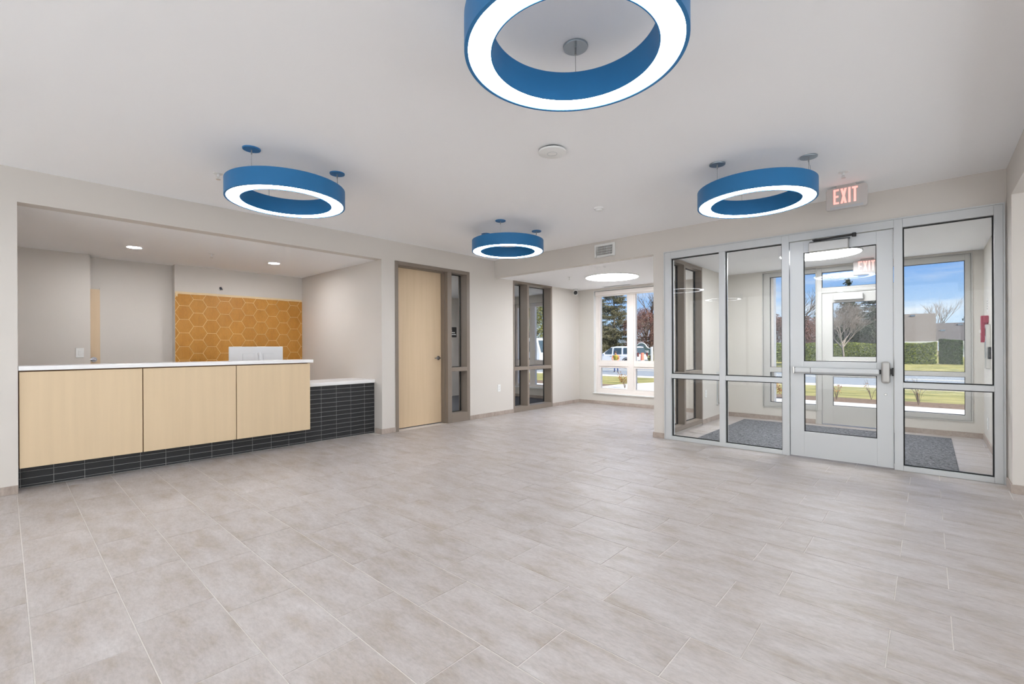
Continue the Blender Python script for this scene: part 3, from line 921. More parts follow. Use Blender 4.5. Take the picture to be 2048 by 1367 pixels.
# air vent on the header
t = thing('air_vent', (-3.52, YV - 0.02, 2.555), 'square white air grille on the header above the seating nook', 'air vent')
VX0, VX1, VZ0, VZ1 = -3.693, -3.352, 2.556, 2.748
mb = MB()
mb.box(VX0, VX0 + 0.035, YV - 0.018, YV - 0.002, VZ0, VZ1).box(VX1 - 0.035, VX1, YV - 0.018, YV - 0.002, VZ0, VZ1).box(VX0 + 0.035, VX1 - 0.035, YV - 0.018, YV - 0.002, VZ1 - 0.03, VZ1).box(VX0 + 0.035, VX1 - 0.035, YV - 0.018, YV - 0.002, VZ0, VZ0 + 0.03)
mb.build('frame', 'white_metal', t, bevel=0.003)
B('backing', 'dark', t, VX0 + 0.03, VX1 - 0.03, YV - 0.004, YV - 0.001, VZ0 + 0.025, VZ1 - 0.025)
for i in range(12):
    x = VX0 + 0.046 + i * (VX1 - VX0 - 0.092) / 11
    B('blade', 'white_metal', t, x - 0.0035, x + 0.0035, YV - 0.016, YV - 0.005, VZ0 + 0.03, VZ1 - 0.03)
for i in range(3):
    z = VZ0 + 0.06 + i * 0.036
    B('cross_blade', 'white_metal', t, VX0 + 0.035, VX1 - 0.035, YV - 0.012, YV - 0.005, z - 0.002, z + 0.002)

# exit signs
def exit_sign(x0, y, ztop, zceil, label):
    w, h, dp = 0.325, 0.212, 0.05
    t = thing('exit_sign', (x0 + w / 2, y + dp / 2, ztop - h), label, 'exit sign', 'exit signs')
    r = 0.028
    prof = [(x0, ztop - h + 0.012), (x0 + 0.012, ztop - h), (x0 + w - 0.012, ztop - h), (x0 + w, ztop - h + 0.012), (x0 + w, ztop - r)]
    prof += [(x0 + w - r + r * math.cos(a), ztop - r + r * math.sin(a)) for a in (R(30), R(60), R(90))]
    prof += [(x0 + r + r * math.cos(a), ztop - r + r * math.sin(a)) for a in (R(90), R(120), R(150), R(180))]
    MB().prism(prof, 'Y', y, y + dp).build('housing', 'exit_body', t, bevel=0.006)
    B('lower_lens', 'cord', t, x0 + 0.036, x0 + w - 0.03, y - 0.003, y + 0.01, ztop - h + 0.004, ztop - h + 0.026)
    MB().box(x0 + 0.085, x0 + w - 0.085, y + 0.008, y + dp - 0.008, ztop, zceil).build('ceiling_canopy', 'exit_body', t, bevel=0.003)
    # letters
    hz, z0 = 0.142, ztop - h + 0.052
    lw, s, gp = 0.044, 0.017, 0.012
    x = x0 + 0.062
    y0, y1 = y - 0.0035, y + 0.001
    MB().box(x, x + s, y0, y1, z0, z0 + hz).box(x + s, x + lw, y0, y1, z0 + hz - s, z0 + hz).box(x + s, x + lw - 0.004, y0, y1, z0 + hz / 2 - s / 2, z0 + hz / 2 + s / 2).box(x + s, x + lw, y0, y1, z0, z0 + s).build('letter', 'exit_letter', t)
    x += lw + gp
    lw2 = 0.05
    q = 0.009
    MB().prism([(x, z0), (x + 2 * q, z0), (x + lw2, z0 + hz), (x + lw2 - 2 * q, z0 + hz)], 'Y', y0, y1).prism([(x + lw2 - 2 * q, z0), (x + lw2, z0), (x + 2 * q, z0 + hz), (x, z0 + hz)], 'Y', y0 - 0.0004, y1).build('letter', 'exit_letter', t)
    x += lw2 + gp
    MB().box(x, x + s, y0, y1, z0, z0 + hz).build('letter', 'exit_letter', t)
    x += s + gp
    MB().box(x + lw / 2 - s / 2, x + lw / 2 + s / 2, y0, y1, z0, z0 + hz - s).box(x, x + lw, y0, y1, z0 + hz - s, z0 + hz).build('letter', 'exit_letter', t)
    return t
exit_sign(-0.745, 5.45, 2.770, ZC, 'red lettered exit sign hanging from the lobby ceiling')
exit_sign(-0.812, 8.33, 2.468, ZL, 'red lettered exit sign inside the vestibule, seen through the door glass')

# security camera
t = thing('security_camera', (-5.66, 8.32, ZL - 0.11), 'small white security camera with black lens in the nook corner', 'camera')
MB().lathe([(0.05, ZL), (0.05, ZL - 0.012), (0.028, ZL - 0.02), (0.026, ZL - 0.05)], (-5.66, 8.32, 0), 24).build('mount', 'white_plastic', t, smooth=True)
MB().lathe([(0.0, ZL - 0.135), (0.03, ZL - 0.128), (0.05, ZL - 0.105), (0.056, ZL - 0.08), (0.05, ZL - 0.055), (0.03, ZL - 0.035), (0.0, ZL - 0.03)], (-5.66, 8.32, 0), 24).build('ball', 'white_plastic', t, smooth=True)
cd = Vector((5.66, -8.32, 0)).normalized()
cp = Vector((-5.66, 8.32, ZL - 0.088)) + cd * 0.03
MB().tube([cp, cp + cd * 0.032], 0.042, 20).build('lens', 'dark', t, smooth=True)

# outlets and switches
def plate_x(nm, y, z, x, sgn, label, kind, w=0.072, h=0.118):
    t = thing(nm, (x, y, z), label, 'outlet' if kind == 'outlet' else 'switch')
    a, b = (x, x + 0.007 * sgn) if sgn > 0 else (x + 0.007 * sgn, x)
    pl = B('cover_plate', 'white_plastic', t, a, b, y - w / 2, y + w / 2, z - h / 2, z + h / 2, bevel=0.002)
    f = x + 0.0072 * sgn
    if kind == 'outlet':
        for dz in (-0.022, 0.022):
            q = B('socket', 'white_metal', t, min(f, f + 0.002 * sgn), max(f, f + 0.002 * sgn), y - 0.017, y + 0.017, z + dz - 0.015, z + dz + 0.015, bevel=0.003)
            g = f + 0.0022 * sgn
            MB().box(min(g, g + 0.0004 * sgn), max(g, g + 0.0004 * sgn), y - 0.008, y - 0.006, z + dz - 0.004, z + dz + 0.006).box(min(g, g + 0.0004 * sgn), max(g, g + 0.0004 * sgn), y + 0.006, y + 0.008, z + dz - 0.004, z + dz + 0.006).build('slots', 'dark', q)
    else:
        B('rocker', 'white_metal', t, min(f, f + 0.004 * sgn), max(f, f + 0.004 * sgn), y - 0.017, y + 0.017, z - 0.033, z + 0.033, bevel=0.002)
    return t
plate_x('wall_outlet', 6.045, 0.493, XL, 1, 'white wall outlet between the office door and the taupe window', 'outlet', 0.075, 0.130)
plate_x('light_switch', 0.683, 1.186, -8.33, 1, 'white rocker light switch above the reception counter', 'switch', 0.078, 0.124)
plate_x('wall_outlet', 7.58, 0.47, -2.66, 1, 'white wall outlet beside the taupe window inside the vestibule', 'outlet')
plate_x('wall_outlet', 8.05, 0.275, 0.54, -1, 'steel faced outlet low on the right vestibule wall', 'outlet', 0.08, 0.14)

# vestibule wall devices
t = thing('fire_alarm_station', (0.50, 8.02, 1.27), 'crimson fire alarm station on the right vestibule wall', 'fire alarm')
B('body', 'red', t, 0.475, 0.54, 7.97, 8.06, 1.265, 1.59, bevel=0.006)
B('pull_handle', 'white_plastic', t, 0.466, 0.475, 7.985, 8.045, 1.38, 1.42, bevel=0.002)
B('back_box', 'red', t, 0.50, 0.54, 7.94, 8.09, 1.50, 1.585, bevel=0.004)
t = thing('entry_panel', (0.51, 7.80, 0.95), 'tall silver entry intercom panel below the crimson alarm', 'intercom')
B('body', 'chrome', t, 0.50, 0.54, 7.74, 7.86, 0.955, 1.475, bevel=0.005)
B('screen', 'car_glass', t, 0.497, 0.50, 7.755, 7.845, 1.34, 1.43)
B('keypad', 'canopy_grey', t, 0.497, 0.50, 7.755, 7.845, 1.08, 1.28)
B('card_reader', 'dark', t, 0.515, 0.54, 7.66, 7.72, 1.07, 1.21, bevel=0.004)
t = thing('notice_strip', (0.535, 8.05, 1.70), 'narrow white notice with red marks above the crimson alarm', 'notice')
B('card', 'white_plastic', t, 0.536, 0.54, 8.01, 8.09, 1.63, 1.80)
for i in range(4):
    B('mark', 'lamp_red', t, 0.5345, 0.536, 8.03, 8.07, 1.67 + i * 0.03, 1.683 + i * 0.03)
t = thing('door_actuator', (-2.63, 8.14, 0.24), 'tall slim push actuator on the left vestibule wall', 'push plate')
B('back_plate', 'storefront', t, -2.66, -2.645, 8.10, 8.19, 0.245, 0.80, bevel=0.004)
B('push_bar', 'chrome', t, -2.645, -2.615, 8.115, 8.175, 0.27, 0.775, bevel=0.006)
B('side_seam', 'dark', t, -2.645, -2.62, 8.176, 8.182, 0.29, 0.755)

# walk-off mat
mt = MB().box(-2.30, 0.22, 6.24, 8.36, 0.0005, 0.011).build('entrance_mat', 'mat', bevel=0.004)
tag(mt, 'speckled grey walk off mat covering the vestibule floor', 'mat')

# ------------------------------------------------------------------ reception desk
desk = thing('reception_desk', (-6.1, 1.85, 0), 'reception desk with three maple front panels over a black tiled base', 'reception desk')
WX = XL - 0.018
for a, b in ((0.093, 0.931), (0.939, 1.767), (1.775, 2.607)):
    B('front_panel', 'maple', desk, WX - 0.02, WX, a, b, 0.206, 1.038, bevel=0.0015)
B('carcass', 'panel_core', desk, -6.02, WX - 0.021, 0.089, 2.585, 0.212, 1.046)
B('end_panel', 'maple', desk, -6.02, WX - 0.02, 2.585, 2.607, 0.206, 1.046, bevel=0.0015)
B('work_surface', 'maple', desk, -6.75, -6.10, 0.15, 3.55, 0.70, 0.735, bevel=0.003)
TX = -5.985
tb = B('tile_base', 'grey_grout', desk, TX - 0.115, TX - 0.0045, 0.088, 3.627, 0.0, 0.728)
tile_cache = {}
def black_tile(y0, y1, z0, z1):
    key = (round(y1 - y0, 4), round(z1 - z0, 4))
    if key not in tile_cache:
        w, h, c = key[0] / 2, key[1] / 2, 0.0015
        vs = [(-0.006, -w, -h), (-0.006, w, -h), (-0.006, w, h), (-0.006, -w, h), (-c, -w, -h), (-c, w, -h), (-c, w, h), (-c, -w, h),
              (0, -w + c, -h + c), (0, w - c, -h + c), (0, w - c, h - c), (0, -w + c, h - c)]
        fs = [(8, 9, 10, 11)]
        for i in range(4):
            j = (i + 1) % 4
            fs += [(i, j, j + 4, i + 4), (i + 4, j + 4, j + 8, i + 8)]
        me = bpy.data.meshes.new('tile')
        me.from_pydata(vs, [], fs)
        me.materials.append(M['black_tile'])
        tile_cache[key] = me
    o = bpy.data.objects.new('tile', tile_cache[key])
    C.objects.link(o)
    o.parent = tb
    o.location = (TX, (y0 + y1) / 2, (z0 + z1) / 2) - wloc(tb) if False else Vector((TX, (y0 + y1) / 2, (z0 + z1) / 2)) - wloc(tb)
g = 0.0022
ys = [0.089] + [0.1005 + 0.2105 * i for i in range(0, 17)] + [3.626]
zs = [0.002] + [0.022 + 0.0597 * i for i in range(0, 12)] + [0.727]
for i in range(len(ys) - 1):
    for j in range(len(zs) - 1):
        if ys[i + 1] - ys[i] < 0.006 or zs[j + 1] - zs[j] < 0.006:
            continue
        if ys[i + 1] < 2.60 and zs[j] > 0.27:
            continue   # behind the maple panels
        black_tile(ys[i] + g, ys[i + 1] - g, zs[j] + g, zs[j + 1] - g)
ct = B('countertop', 'quartz', None, -6.12, XL - 0.002, 0.088, 2.645, 1.050, 1.088, bevel=0.004)
tag(ct, 'long white quartz countertop on the maple reception desk', 'countertop')
ct = B('countertop', 'quartz', None, -6.57, -5.965, 2.615, 3.628, 0.730, 0.775, bevel=0.004)
tag(ct, 'lower white quartz countertop on the black tiled end of the desk', 'countertop')

mon = thing('computer_monitor', (-6.5, 2.225, 0.735), 'white all in one computer standing behind the counter, back side showing', 'computer')
sh = MB().box(-6.53, -6.50, 1.902, 2.552, 0.86, 1.256).build('shell', 'monitor', mon, bevel=0.008)
MB().box(-6.53, -6.527, 1.91, 2.545, 0.87, 1.248).build('bezel', 'dark', mon)
MB().box(-6.503, -6.4985, 2.055, 2.20, 1.02, 1.165).box(-6.503, -6.4985, 2.30, 2.43, 1.02, 1.165).build('access_panel', 'cord', sh, bevel=0.003)
MB().box(-6.4990, -6.4975, 2.057, 2.198, 1.022, 1.163).box(-6.4990, -6.4975, 2.302, 2.428, 1.022, 1.163).build('panel_face', 'monitor', sh)
MB().tube([(-6.505, 2.257, 1.17), (-6.47, 2.257, 1.12), (-6.44, 2.257, 0.95), (-6.45, 2.257, 0.75)], 0.026, 12).build('stand', 'monitor', mon, smooth=True)
B('foot', 'monitor', mon, -6.60, -6.38, 2.13, 2.385, 0.735, 0.748, bevel=0.005)

# ochre hexagon tiles on the alcove wall
HX = -8.40
wt = bpy.data.objects['wall_alcove_tiled']
hp = MB().box(HX, HX + 0.006, 1.737, 3.628, 0.75, 2.072).build('tile_panel', 'cream_grout', wt)
def clip(poly, axis, lim, keep_less):
    out = []
    for i in range(len(poly)):
        a, b = poly[i], poly[(i + 1) % len(poly)]
        ina = a[axis] <= lim if keep_less else a[axis] >= lim
        inb = b[axis] <= lim if keep_less else b[axis] >= lim
        if ina:
            out.append(a)
        if ina != inb:
            t_ = (lim - a[axis]) / (b[axis] - a[axis])
            out.append((a[0] + (b[0] - a[0]) * t_, a[1] + (b[1] - a[1]) * t_))
    return out
Hh = 0.2073
side = Hh / math.sqrt(3)
colp = (3.483 - 1.851) / 9.0
sx = colp / (1.5 * side)
hex_mesh = None
rr = side - 0.0033
for ci in range(-1, 11):
    yc = 1.851 + ci * colp
    for ri in range(-1, 8):
        zc = 1.887 - Hh / 2 - ri * Hh + (Hh / 2 if ci % 2 else 0.0) + Hh
        poly = [(yc + rr * sx * math.cos(R(60 * i)), zc + rr * math.sin(R(60 * i))) for i in range(6)]
        area_full = True
        for ax, lim, less in ((0, 1.7385, False), (0, 3.6265, True), (1, 0.752, False), (1, 2.070, True)):
            n0 = list(poly)
            poly = clip(poly, ax, lim, less) if poly else poly
            if poly != n0:
                area_full = False
        if len(poly) < 3:
            continue
        sy, sz = [p[0] for p in poly], [p[1] for p in poly]
        if max(sy) - min(sy) < 0.008 or max(sz) - min(sz) < 0.008:
            continue
        mb = MB().prism([(p[0] - yc, p[1] - zc) for p in poly], 'X', 0.0, 0.0028)
        if area_full and hex_mesh:
            o = bpy.data.objects.new('hexagon_tile', hex_mesh)
            C.objects.link(o)
            o.parent = hp
        else:
            o = mb.build('hexagon_tile', 'ochre')
            o.parent = hp
            if area_full:
                hex_mesh = o.data
        o.location = Vector((HX + 0.006, yc, zc)) - wloc(hp)
tp = MB()
random.seed(4)
n = 14
pts_t, pts_b = [], []
for i in range(n + 1):
    y = 1.745 + (3.622 - 1.745) * i / n
    pts_t.append((y, 2.098 + random.uniform(-0.002, 0.002)))
    pts_b.append((y, 2.066 + random.uniform(-0.004, 0.003)))
tp.prism(pts_b + pts_t[::-1], 'X', HX + 0.0005, HX + 0.0105)
tp.prism([(1.741, 2.03), (1.768, 2.02), (1.768, 2.09), (1.741, 2.10)], 'X', HX + 0.0005, HX + 0.0115)
o = tp.build('masking_tape', 'tape')
tag(o, 'strip of cream masking tape along the top of the ochre hexagon tiles', 'tape')
t = thing('wire_stub', (HX, 2.335, 2.17), 'dark blue wire stub poking out of the wall above the hexagon tiles', 'wire')
MB().tube([(HX, 2.34, 2.205), (HX + 0.03, 2.338, 2.195), (HX + 0.035, 2.325, 2.168)], 0.007, 8).tube([(HX, 2.34, 2.20), (HX + 0.03, 2.345, 2.19), (HX + 0.03, 2.356, 2.17)], 0.007, 8).build('wires', 'wire', t)
MB().lathe([(0.018, 0.0), (0.018, 0.002)], (HX, 2.34, 2.20), 16, 'X').build('hole_rim', 'dark', t)

# ------------------------------------------------------------------ outdoors: ground
def ground_strip(name, mat, pts, label):
    """pts: list of ((x0,x1), y, z) rows"""
    mb = MB()
    vs, fs = [], []
    for (x0, x1), y, z in pts:
        vs += [(x0, y, z), (x1, y, z), (x0, y, z - 0.3), (x1, y, z - 0.3)]
    m = len(pts)
    for i in range(m - 1):
        a, b = i * 4, (i + 1) * 4
        fs += [(a, a + 1, b + 1, b), (a + 2, b + 2, b + 3, a + 3), (a, b, b + 2, a + 2), (a + 1, a + 3, b + 3, b + 1)]
    fs += [(0, 2, 3, 1), ((m - 1) * 4, (m - 1) * 4 + 1, (m - 1) * 4 + 3, (m - 1) * 4 + 2)]
    o = mb.add(vs, fs).build(name, mat)
    return struct(o, label)
W = (-70, 60)
def gz(y):
    P_ = ((8, -0.06), (14, -0.08), (22, -0.36), (25.3, -0.50), (25.4, -0.62), (41.5, -0.62), (41.6, -0.52), (48, -0.24), (80, -0.2), (200, -0.2))
    for (a, za), (b, zb) in zip(P_, P_[1:]):
        if y <= b:
            return za + (zb - za) * max(0, (y - a) / (b - a))
    return -0.2
ground_strip('ground_walkway', 'concrete', [(W, YW + 0.2, -0.06), (W, 12.9, -0.06)], 'pale concrete walk along the building')
ground_strip('ground_bed', 'mulch', [(W, 12.9, -0.075), (W, 14.2, -0.075)], 'mulch bed beside the walk')
ground_strip('ground_lawn', 'grass', [(W, 14.2, gz(14.2)), (W, 22, gz(22))], 'lawn between walk and road')
ground_strip('ground_sidewalk', 'kerb', [(W, 22, gz(22)), (W, 25.3, gz(25.3))], 'cream sidewalk along the road')
ground_strip('ground_road', 'asphalt', [(W, 25.3, -0.62), (W, 41.5, -0.62)], 'blue grey road')
ground_strip('ground_verge', 'grass', [((-130, 120), 41.5, gz(41.6)), ((-130, 120), 48, gz(48)), ((-130, 120), 80, -0.2), ((-130, 120), 160, -0.2)], 'far lawn beyond the road')
ground_strip('ground_branch_walk', 'concrete', [((-7.9, -5.4), 12.9, -0.055), ((-7.9, -5.4), 14.2, -0.06), ((-7.9, -5.4), 22, gz(22) + 0.02)], 'concrete path from the walk to the road')
mb = MB()
for y in (33.0, 33.35):
    mb.box(-60, 50, y, y + 0.14, -0.62, -0.612)
struct(mb.build('trim_2', 'kerb'), 'painted centre lines on the road')

# ------------------------------------------------------------------ plants
def leaves(n, fn, size, seed):
    rnd = random.Random(seed)
    vs, fs = [], []
    for i in range(n):
        p = Vector(fn(rnd))
        s = size * rnd.uniform(0.6, 1.3)
        a = Vector((rnd.gauss(0, 1), rnd.gauss(0, 1), rnd.gauss(0, 1))).normalized()
        b = a.cross(Vector((rnd.gauss(0, 1), rnd.gauss(0, 1), rnd.gauss(0, 1)))).normalized()
        k_ = len(vs)
        vs += [p - a * s, p + b * s * 0.55, p + a * s, p - b * s * 0.55]
        fs.append((k_, k_ + 1, k_ + 2, k_ + 3))
    m = MB()
    m.v, m.f = [tuple(v) for v in vs], fs
    return m
def branch_mesh(base, height, spread, depth, seed, r0, up=0.8, kids=3):
    rnd = random.Random(seed)
    mb = MB()
    def grow(p, d, ln, r, lev):
        q = p + d * ln
        mid = p + d * ln * 0.5 + Vector((rnd.uniform(-1, 1), rnd.uniform(-1, 1), 0)) * ln * 0.05
        mb.tube([p, mid, q], r, 6 if lev > depth - 2 else 3, r * 0.62, cap=False)
        if lev == 0:
            return
        for i in range(kids if lev < depth else kids + 2):
            nd = (d * up + Vector((rnd.uniform(-1, 1), rnd.uniform(-1, 1), rnd.uniform(-0.15, 0.8))) * spread).normalized()
            s0 = rnd.uniform(0.45, 1.0) if lev < depth else rnd.uniform(0.78, 1.0)
            grow(p + d * ln * s0, nd, ln * rnd.uniform(0.55, 0.82), r * 0.55, lev - 1)
    grow(Vector(base), Vector((0, 0, 1)), height * 0.36, r0, depth)
    return mb
def bare_tree(name, x, y, h, spread, label, seed, mat='bark', depth=5, r0=0.12, kids=3, z=None):
    z = gz(y) if z is None else z
    t = thing(name, (x, y, z), label, 'tree')
    branch_mesh((x, y, z), h, spread, depth, seed, r0, kids=kids).build('branches', mat, t, fix=False)
    return t
def conifer(name, x, y, h, r, label, seed, leafm, n=9000, size=0.16, group=None, droop=0.5):
    z = gz(y)
    t = thing(name, (x, y, z), label, 'tree', group)
    MB().tube([(x, y, z), (x, y, z + h * 0.97)], 0.16, 8, 0.02).build('trunk', 'bark', t)
    rb = random.Random(seed * 7 + 1)
    arms = []
    for i in range(max(60, int(h * 16))):
        u = rb.random() ** 1.15
        hh = h * (0.07 + 0.92 * u)
        ln = r * (1.04 - hh / h) ** 0.8 * rb.uniform(0.55, 1.08) + 0.12
        a = rb.uniform(0, 2 * math.pi)
        arms.append((hh, ln, a, rb.uniform(-0.05, 0.30)))
    wts = [ln for _, ln, _, _ in arms]
    picks = random.Random(seed).choices(arms, weights=wts, k=n)
    it = iter(picks)
    mbr = MB()
    for hh, ln, a, sl in arms[::2]:
        mbr.tube([(x, y, z + hh), (x + ln * 0.8 * math.cos(a), y + ln * 0.8 * math.sin(a), z + hh + sl * ln * 0.8)], 0.035, 4, 0.01, cap=False)
    mbr.build('branches', 'bark', t, fix=False)
    def fn(rnd):
        hh, ln, a, sl = next(it)
        q = ln * (rnd.random() ** 0.55)
        w_ = 0.10 + 0.16 * (ln - q)
        return (x + q * math.cos(a) + rnd.gauss(0, w_), y + q * math.sin(a) + rnd.gauss(0, w_), z + hh + sl * q - abs(rnd.gauss(0, 0.16)) + 0.05)
    leaves(n, fn, size, seed).build('foliage', leafm, t, fix=False)
    return t
def round_tree(name, x, y, h, r, label, seed, leafm, n=7000, size=0.14, group=None, low=0.15):
    z = gz(y)
    t = thing(name, (x, y, z), label, 'tree', group)
    rnd = random.Random(seed)
    blobs = []
    for i in range(16):
        a = rnd.uniform(0, 2 * math.pi)
        q = r * 0.75 * math.sqrt(rnd.random())
        blobs.append((x + q * math.cos(a), y + q * math.sin(a), z + h * rnd.uniform(low, 0.88), r * rnd.uniform(0.28, 0.5)))
    def fn(rn):
        b = blobs[rn.randrange(len(blobs))]
        v = Vector((rn.gauss(0, 1), rn.gauss(0, 1), rn.gauss(0, 1))).normalized() * b[3] * rn.random() ** 0.4
        return (b[0] + v.x, b[1] + v.y, min(b[2] + v.z * 1.1, z + h))
    branch_mesh((x, y, z), h, 0.75, 4, seed, 0.14).build('branches', 'bark', t, fix=False)
    leaves(n, fn, size, seed).build('foliage', leafm, t, fix=False)
    return t
def shrub(x, y, h, r, label, seed, leafm, n, size, stems=7):
    z = gz(y)
    t = thing('garden_shrub', (x, y, z), label, 'shrub')
    rnd = random.Random(seed)
    mb = MB()
    tips = []
    for i in range(stems):
        a = rnd.uniform(0, 2 * math.pi)
        q = r * rnd.uniform(0.3, 1)
        tip = (x + q * math.cos(a), y + q * math.sin(a), z + h * rnd.uniform(0.6, 1))
        mb.tube([(x, y, z), (x + q * 0.35 * math.cos(a), y + q * 0.35 * math.sin(a), z + h * 0.4), tip], 0.006, 4, 0.003)
        tips.append(tip)
    mb.build('stems', 'bark', t)
    def fn(rn):
        tp_ = tips[rn.randrange(len(tips))]
        s = rn.uniform(0.45, 1.0)
        return (x + (tp_[0] - x) * s + rn.gauss(0, 0.03), y + (tp_[1] - y) * s + rn.gauss(0, 0.03), z + (tp_[2] - z) * s + rn.gauss(0, 0.03))
    leaves(n, fn, size, seed).build('leaves', leafm, t, fix=False)
    return t
G = 'trees beyond the road'
conifer('evergreen_tree', -26.3, 46.3, 9.2, 3.2, 'big dusty evergreen tree behind the white car', 11, 'leaf_olive', 56000, 0.055, G)
round_tree('russet_tree', -22.9, 47.2, 6.3, 3.0, 'russet leaved tree right behind the entrance sign', 12, 'leaf_red', 34000, 0.05, G)
bare_tree('bare_tree', -23.6, 50.0, 9.8, 0.55, 'tall bare tree above the russet one in the nook window', 13, 'bark', 5, 0.22, 3)
conifer('evergreen_tree', -30.5, 49.0, 8.8, 3.4, 'evergreen tree at the left edge of the nook window', 14, 'leaf_dark', 26000, 0.07, G)
conifer('evergreen_tree', -23.8, 53.0, 8.2, 3.2, 'dark evergreen tree further back in the middle of the nook window', 15, 'leaf_dark', 24000, 0.075, G)
round_tree('leafy_tree', -43.5, 47.5, 10.0, 4.2, 'yellow green leafy tree seen through the office window, left one', 16, 'leaf_yellow', 26000, 0.075, G)
round_tree('leafy_tree', -35.5, 43.5, 9.5, 3.6, 'yellow green leafy tree seen through the office window, above the truck', 17, 'leaf_yellow', 26000, 0.075, G)
round_tree('russet_tree', -14.2, 56.0, 5.0, 3.4, 'russet leaved tree at the left end of the green hedge', 18, 'leaf_red', 22000, 0.065, G)
bare_tree('bare_tree', -13.6, 53.0, 8.6, 0.6, 'bare tree behind the left end of the hedge', 19, 'bark', 5, 0.16, 3)
bare_tree('bare_tree', -10.0, 53.5, 7.6, 0.6, 'bare tree behind the hedge, seen between the two doors', 20, 'bark', 5, 0.15, 3)
round_tree('russet_tree', -10.8, 58.0, 4.6, 3.2, 'dull russet tree seen through the narrow pane beside the outer door', 21, 'leaf_red', 22000, 0.065, G)
bare_tree('bare_tree', -4.9, 43.2, 5.3, 0.72, 'bare pale tree standing in front of the hedge', 22, 'bark_pale', 6, 0.085, 4)
conifer('evergreen_tree', -6.2, 60.0, 7.0, 3.2, 'dark evergreen tree behind the bare pale tree', 23, 'leaf_dark', 26000, 0.075, G)
conifer('evergreen_tree', -9.2, 64.5, 5.9, 3.0, 'olive evergreen tree left of the dark one behind the hedge', 24, 'leaf_olive', 22000, 0.075, G)
conifer('evergreen_tree', -3.7, 54.0, 6.3, 2.9, 'dark evergreen tree behind the hedge at the right of the door glass', 25, 'leaf_dark', 26000, 0.07, G)
conifer('spruce_tree', -9.7, 92.0, 12.3, 2.6, 'tall pointed spruce whose tip shows in the transom', 26, 'leaf_dark', 5000, 0.2, G)
bare_tree('bare_tree', 0.9, 92.0, 9.0, 0.36, 'bare tree rising behind the house roofs', 27, 'bark_pale', 5, 0.13, 3)
bare_tree('bare_tree', -1.9, 95.0, 7.8, 0.36, 'shorter bare tree left of the one behind the roofs', 28, 'bark_pale', 5, 0.11, 3)
conifer('spruce_tree', 4.3, 88.0, 6.6, 1.5, 'small spruce at the right edge behind the roofs', 29, 'leaf_dark', 3000, 0.16, G)
def hedge_mesh(x0, x1, y0, y1, z0, z1, n, size, seed, lump=0.08):
    def fn(rn):
        f = rn.random()
        x, y, z = rn.uniform(x0, x1), rn.uniform(y0, y1), rn.uniform(z0, z1)
        if f < 0.55:
            y = y0 + abs(rn.gauss(0, lump))
        elif f < 0.8:
            z = z1 - abs(rn.gauss(0, lump))
        elif f < 0.9:
            x = x0 + abs(rn.gauss(0, lump)) if rn.random() < 0.5 else x1 - abs(rn.gauss(0, lump))
        return (x, y, z + 0.06 * math.sin(x * 2.3))
    return leaves(n, fn, size, seed)
h = thing('hedge', (-6, 48.7, -0.24), 'long clipped yellow green hedge beyond the road', 'hedge')
hedge_mesh(-13.5, 0.45, 48.0, 49.3, -0.22, 1.42, 34000, 0.07, 31).build('foliage', 'leaf_hedge', h, fix=False)
MB().box(-13.3, 0.3, 48.2, 49.1, -0.24, 1.25).build('inner_branches', 'leaf_box', h)
h = thing('boxwood_bush', (1.25, 49.0, -0.24), 'dark green clipped block shaped bush at the end of the hedge', 'bush')
hedge_mesh(0.62, 1.90, 48.2, 49.4, -0.24, 1.62, 7000, 0.07, 32).build('foliage', 'leaf_box', h, fix=False)
MB().box(0.75, 1.78, 48.4, 49.3, -0.24, 1.5).build('inner_branches', 'leaf_box', h)
shrub(-7.02, 13.0, 0.62, 0.26, 'small shrub with dry brown leaves outside the nook window', 41, 'leaf_brown', 190, 0.024)
shrub(-1.66, 13.6, 0.42, 0.22, 'small twiggy shrub with pale pink leaves seen through the outer door', 42, 'leaf_pink', 36, 0.022)
shrub(-1.02, 14.0, 0.52, 0.18, 'bare thin twig shrub near the right stile of the door glass', 43, 'leaf_brown', 16, 0.02, 5)
shrub(-0.16, 13.5, 0.62, 0.20, 'leafless red twig shrub seen through the right vestibule window', 44, 'leaf_brown', 18, 0.02, 9)
shrub(-2.62, 13.0, 0.40, 0.36, 'dense dry brown shrub outside the narrow vestibule window', 45, 'leaf_brown', 420, 0.03, 12)

# ------------------------------------------------------------------ houses, far right
def house(x0, x1, y0, depth, zeave, zridge, label, roofm, vents):
    t = thing('house', ((x0 + x1) / 2, y0 + depth / 2, -0.2), label, 'house')
    B('wall', 'siding', t, x0 + 0.3, x1 - 0.3, y0 + 0.4, y0 + depth - 0.4, -0.2, zeave - 0.05)
    ym = y0 + depth / 2
    MB().prism([(y0 + 0.45, zeave), (y0 + depth - 0.45, zeave), (ym, zridge - 0.12)], 'X', x0 + 0.32, x1 - 0.32).build('gable', 'siding', t)
    for a in ((y0, ym), (y0 + depth, ym)):
        MB().prism([(a[0], zeave), (a[1], zridge), (a[1], zridge + 0.14), (a[0], zeave + 0.14)], 'X', x0, x1).build('roof', roofm, t)
    B('gutter', 'sign_white', t, x0, x1, y0 - 0.12, y0 + 0.02, zeave - 0.05, zeave + 0.10)
    for vx, f in vents:
        y = y0 + (ym - y0) * f
        z = zeave + (zridge - zeave) * f
        MB().box(vx - 0.22, vx + 0.22, y - 0.2, y + 0.2, z + 0.08, z + 0.28).build('roof_vent', 'canopy_grey', t)
    return t
house(-6.0, 0.72, 76, 10, 1.60, 5.25, 'house with a large grey brown shingle roof behind the hedge', 'shingle', ((-1.5, 0.92),))
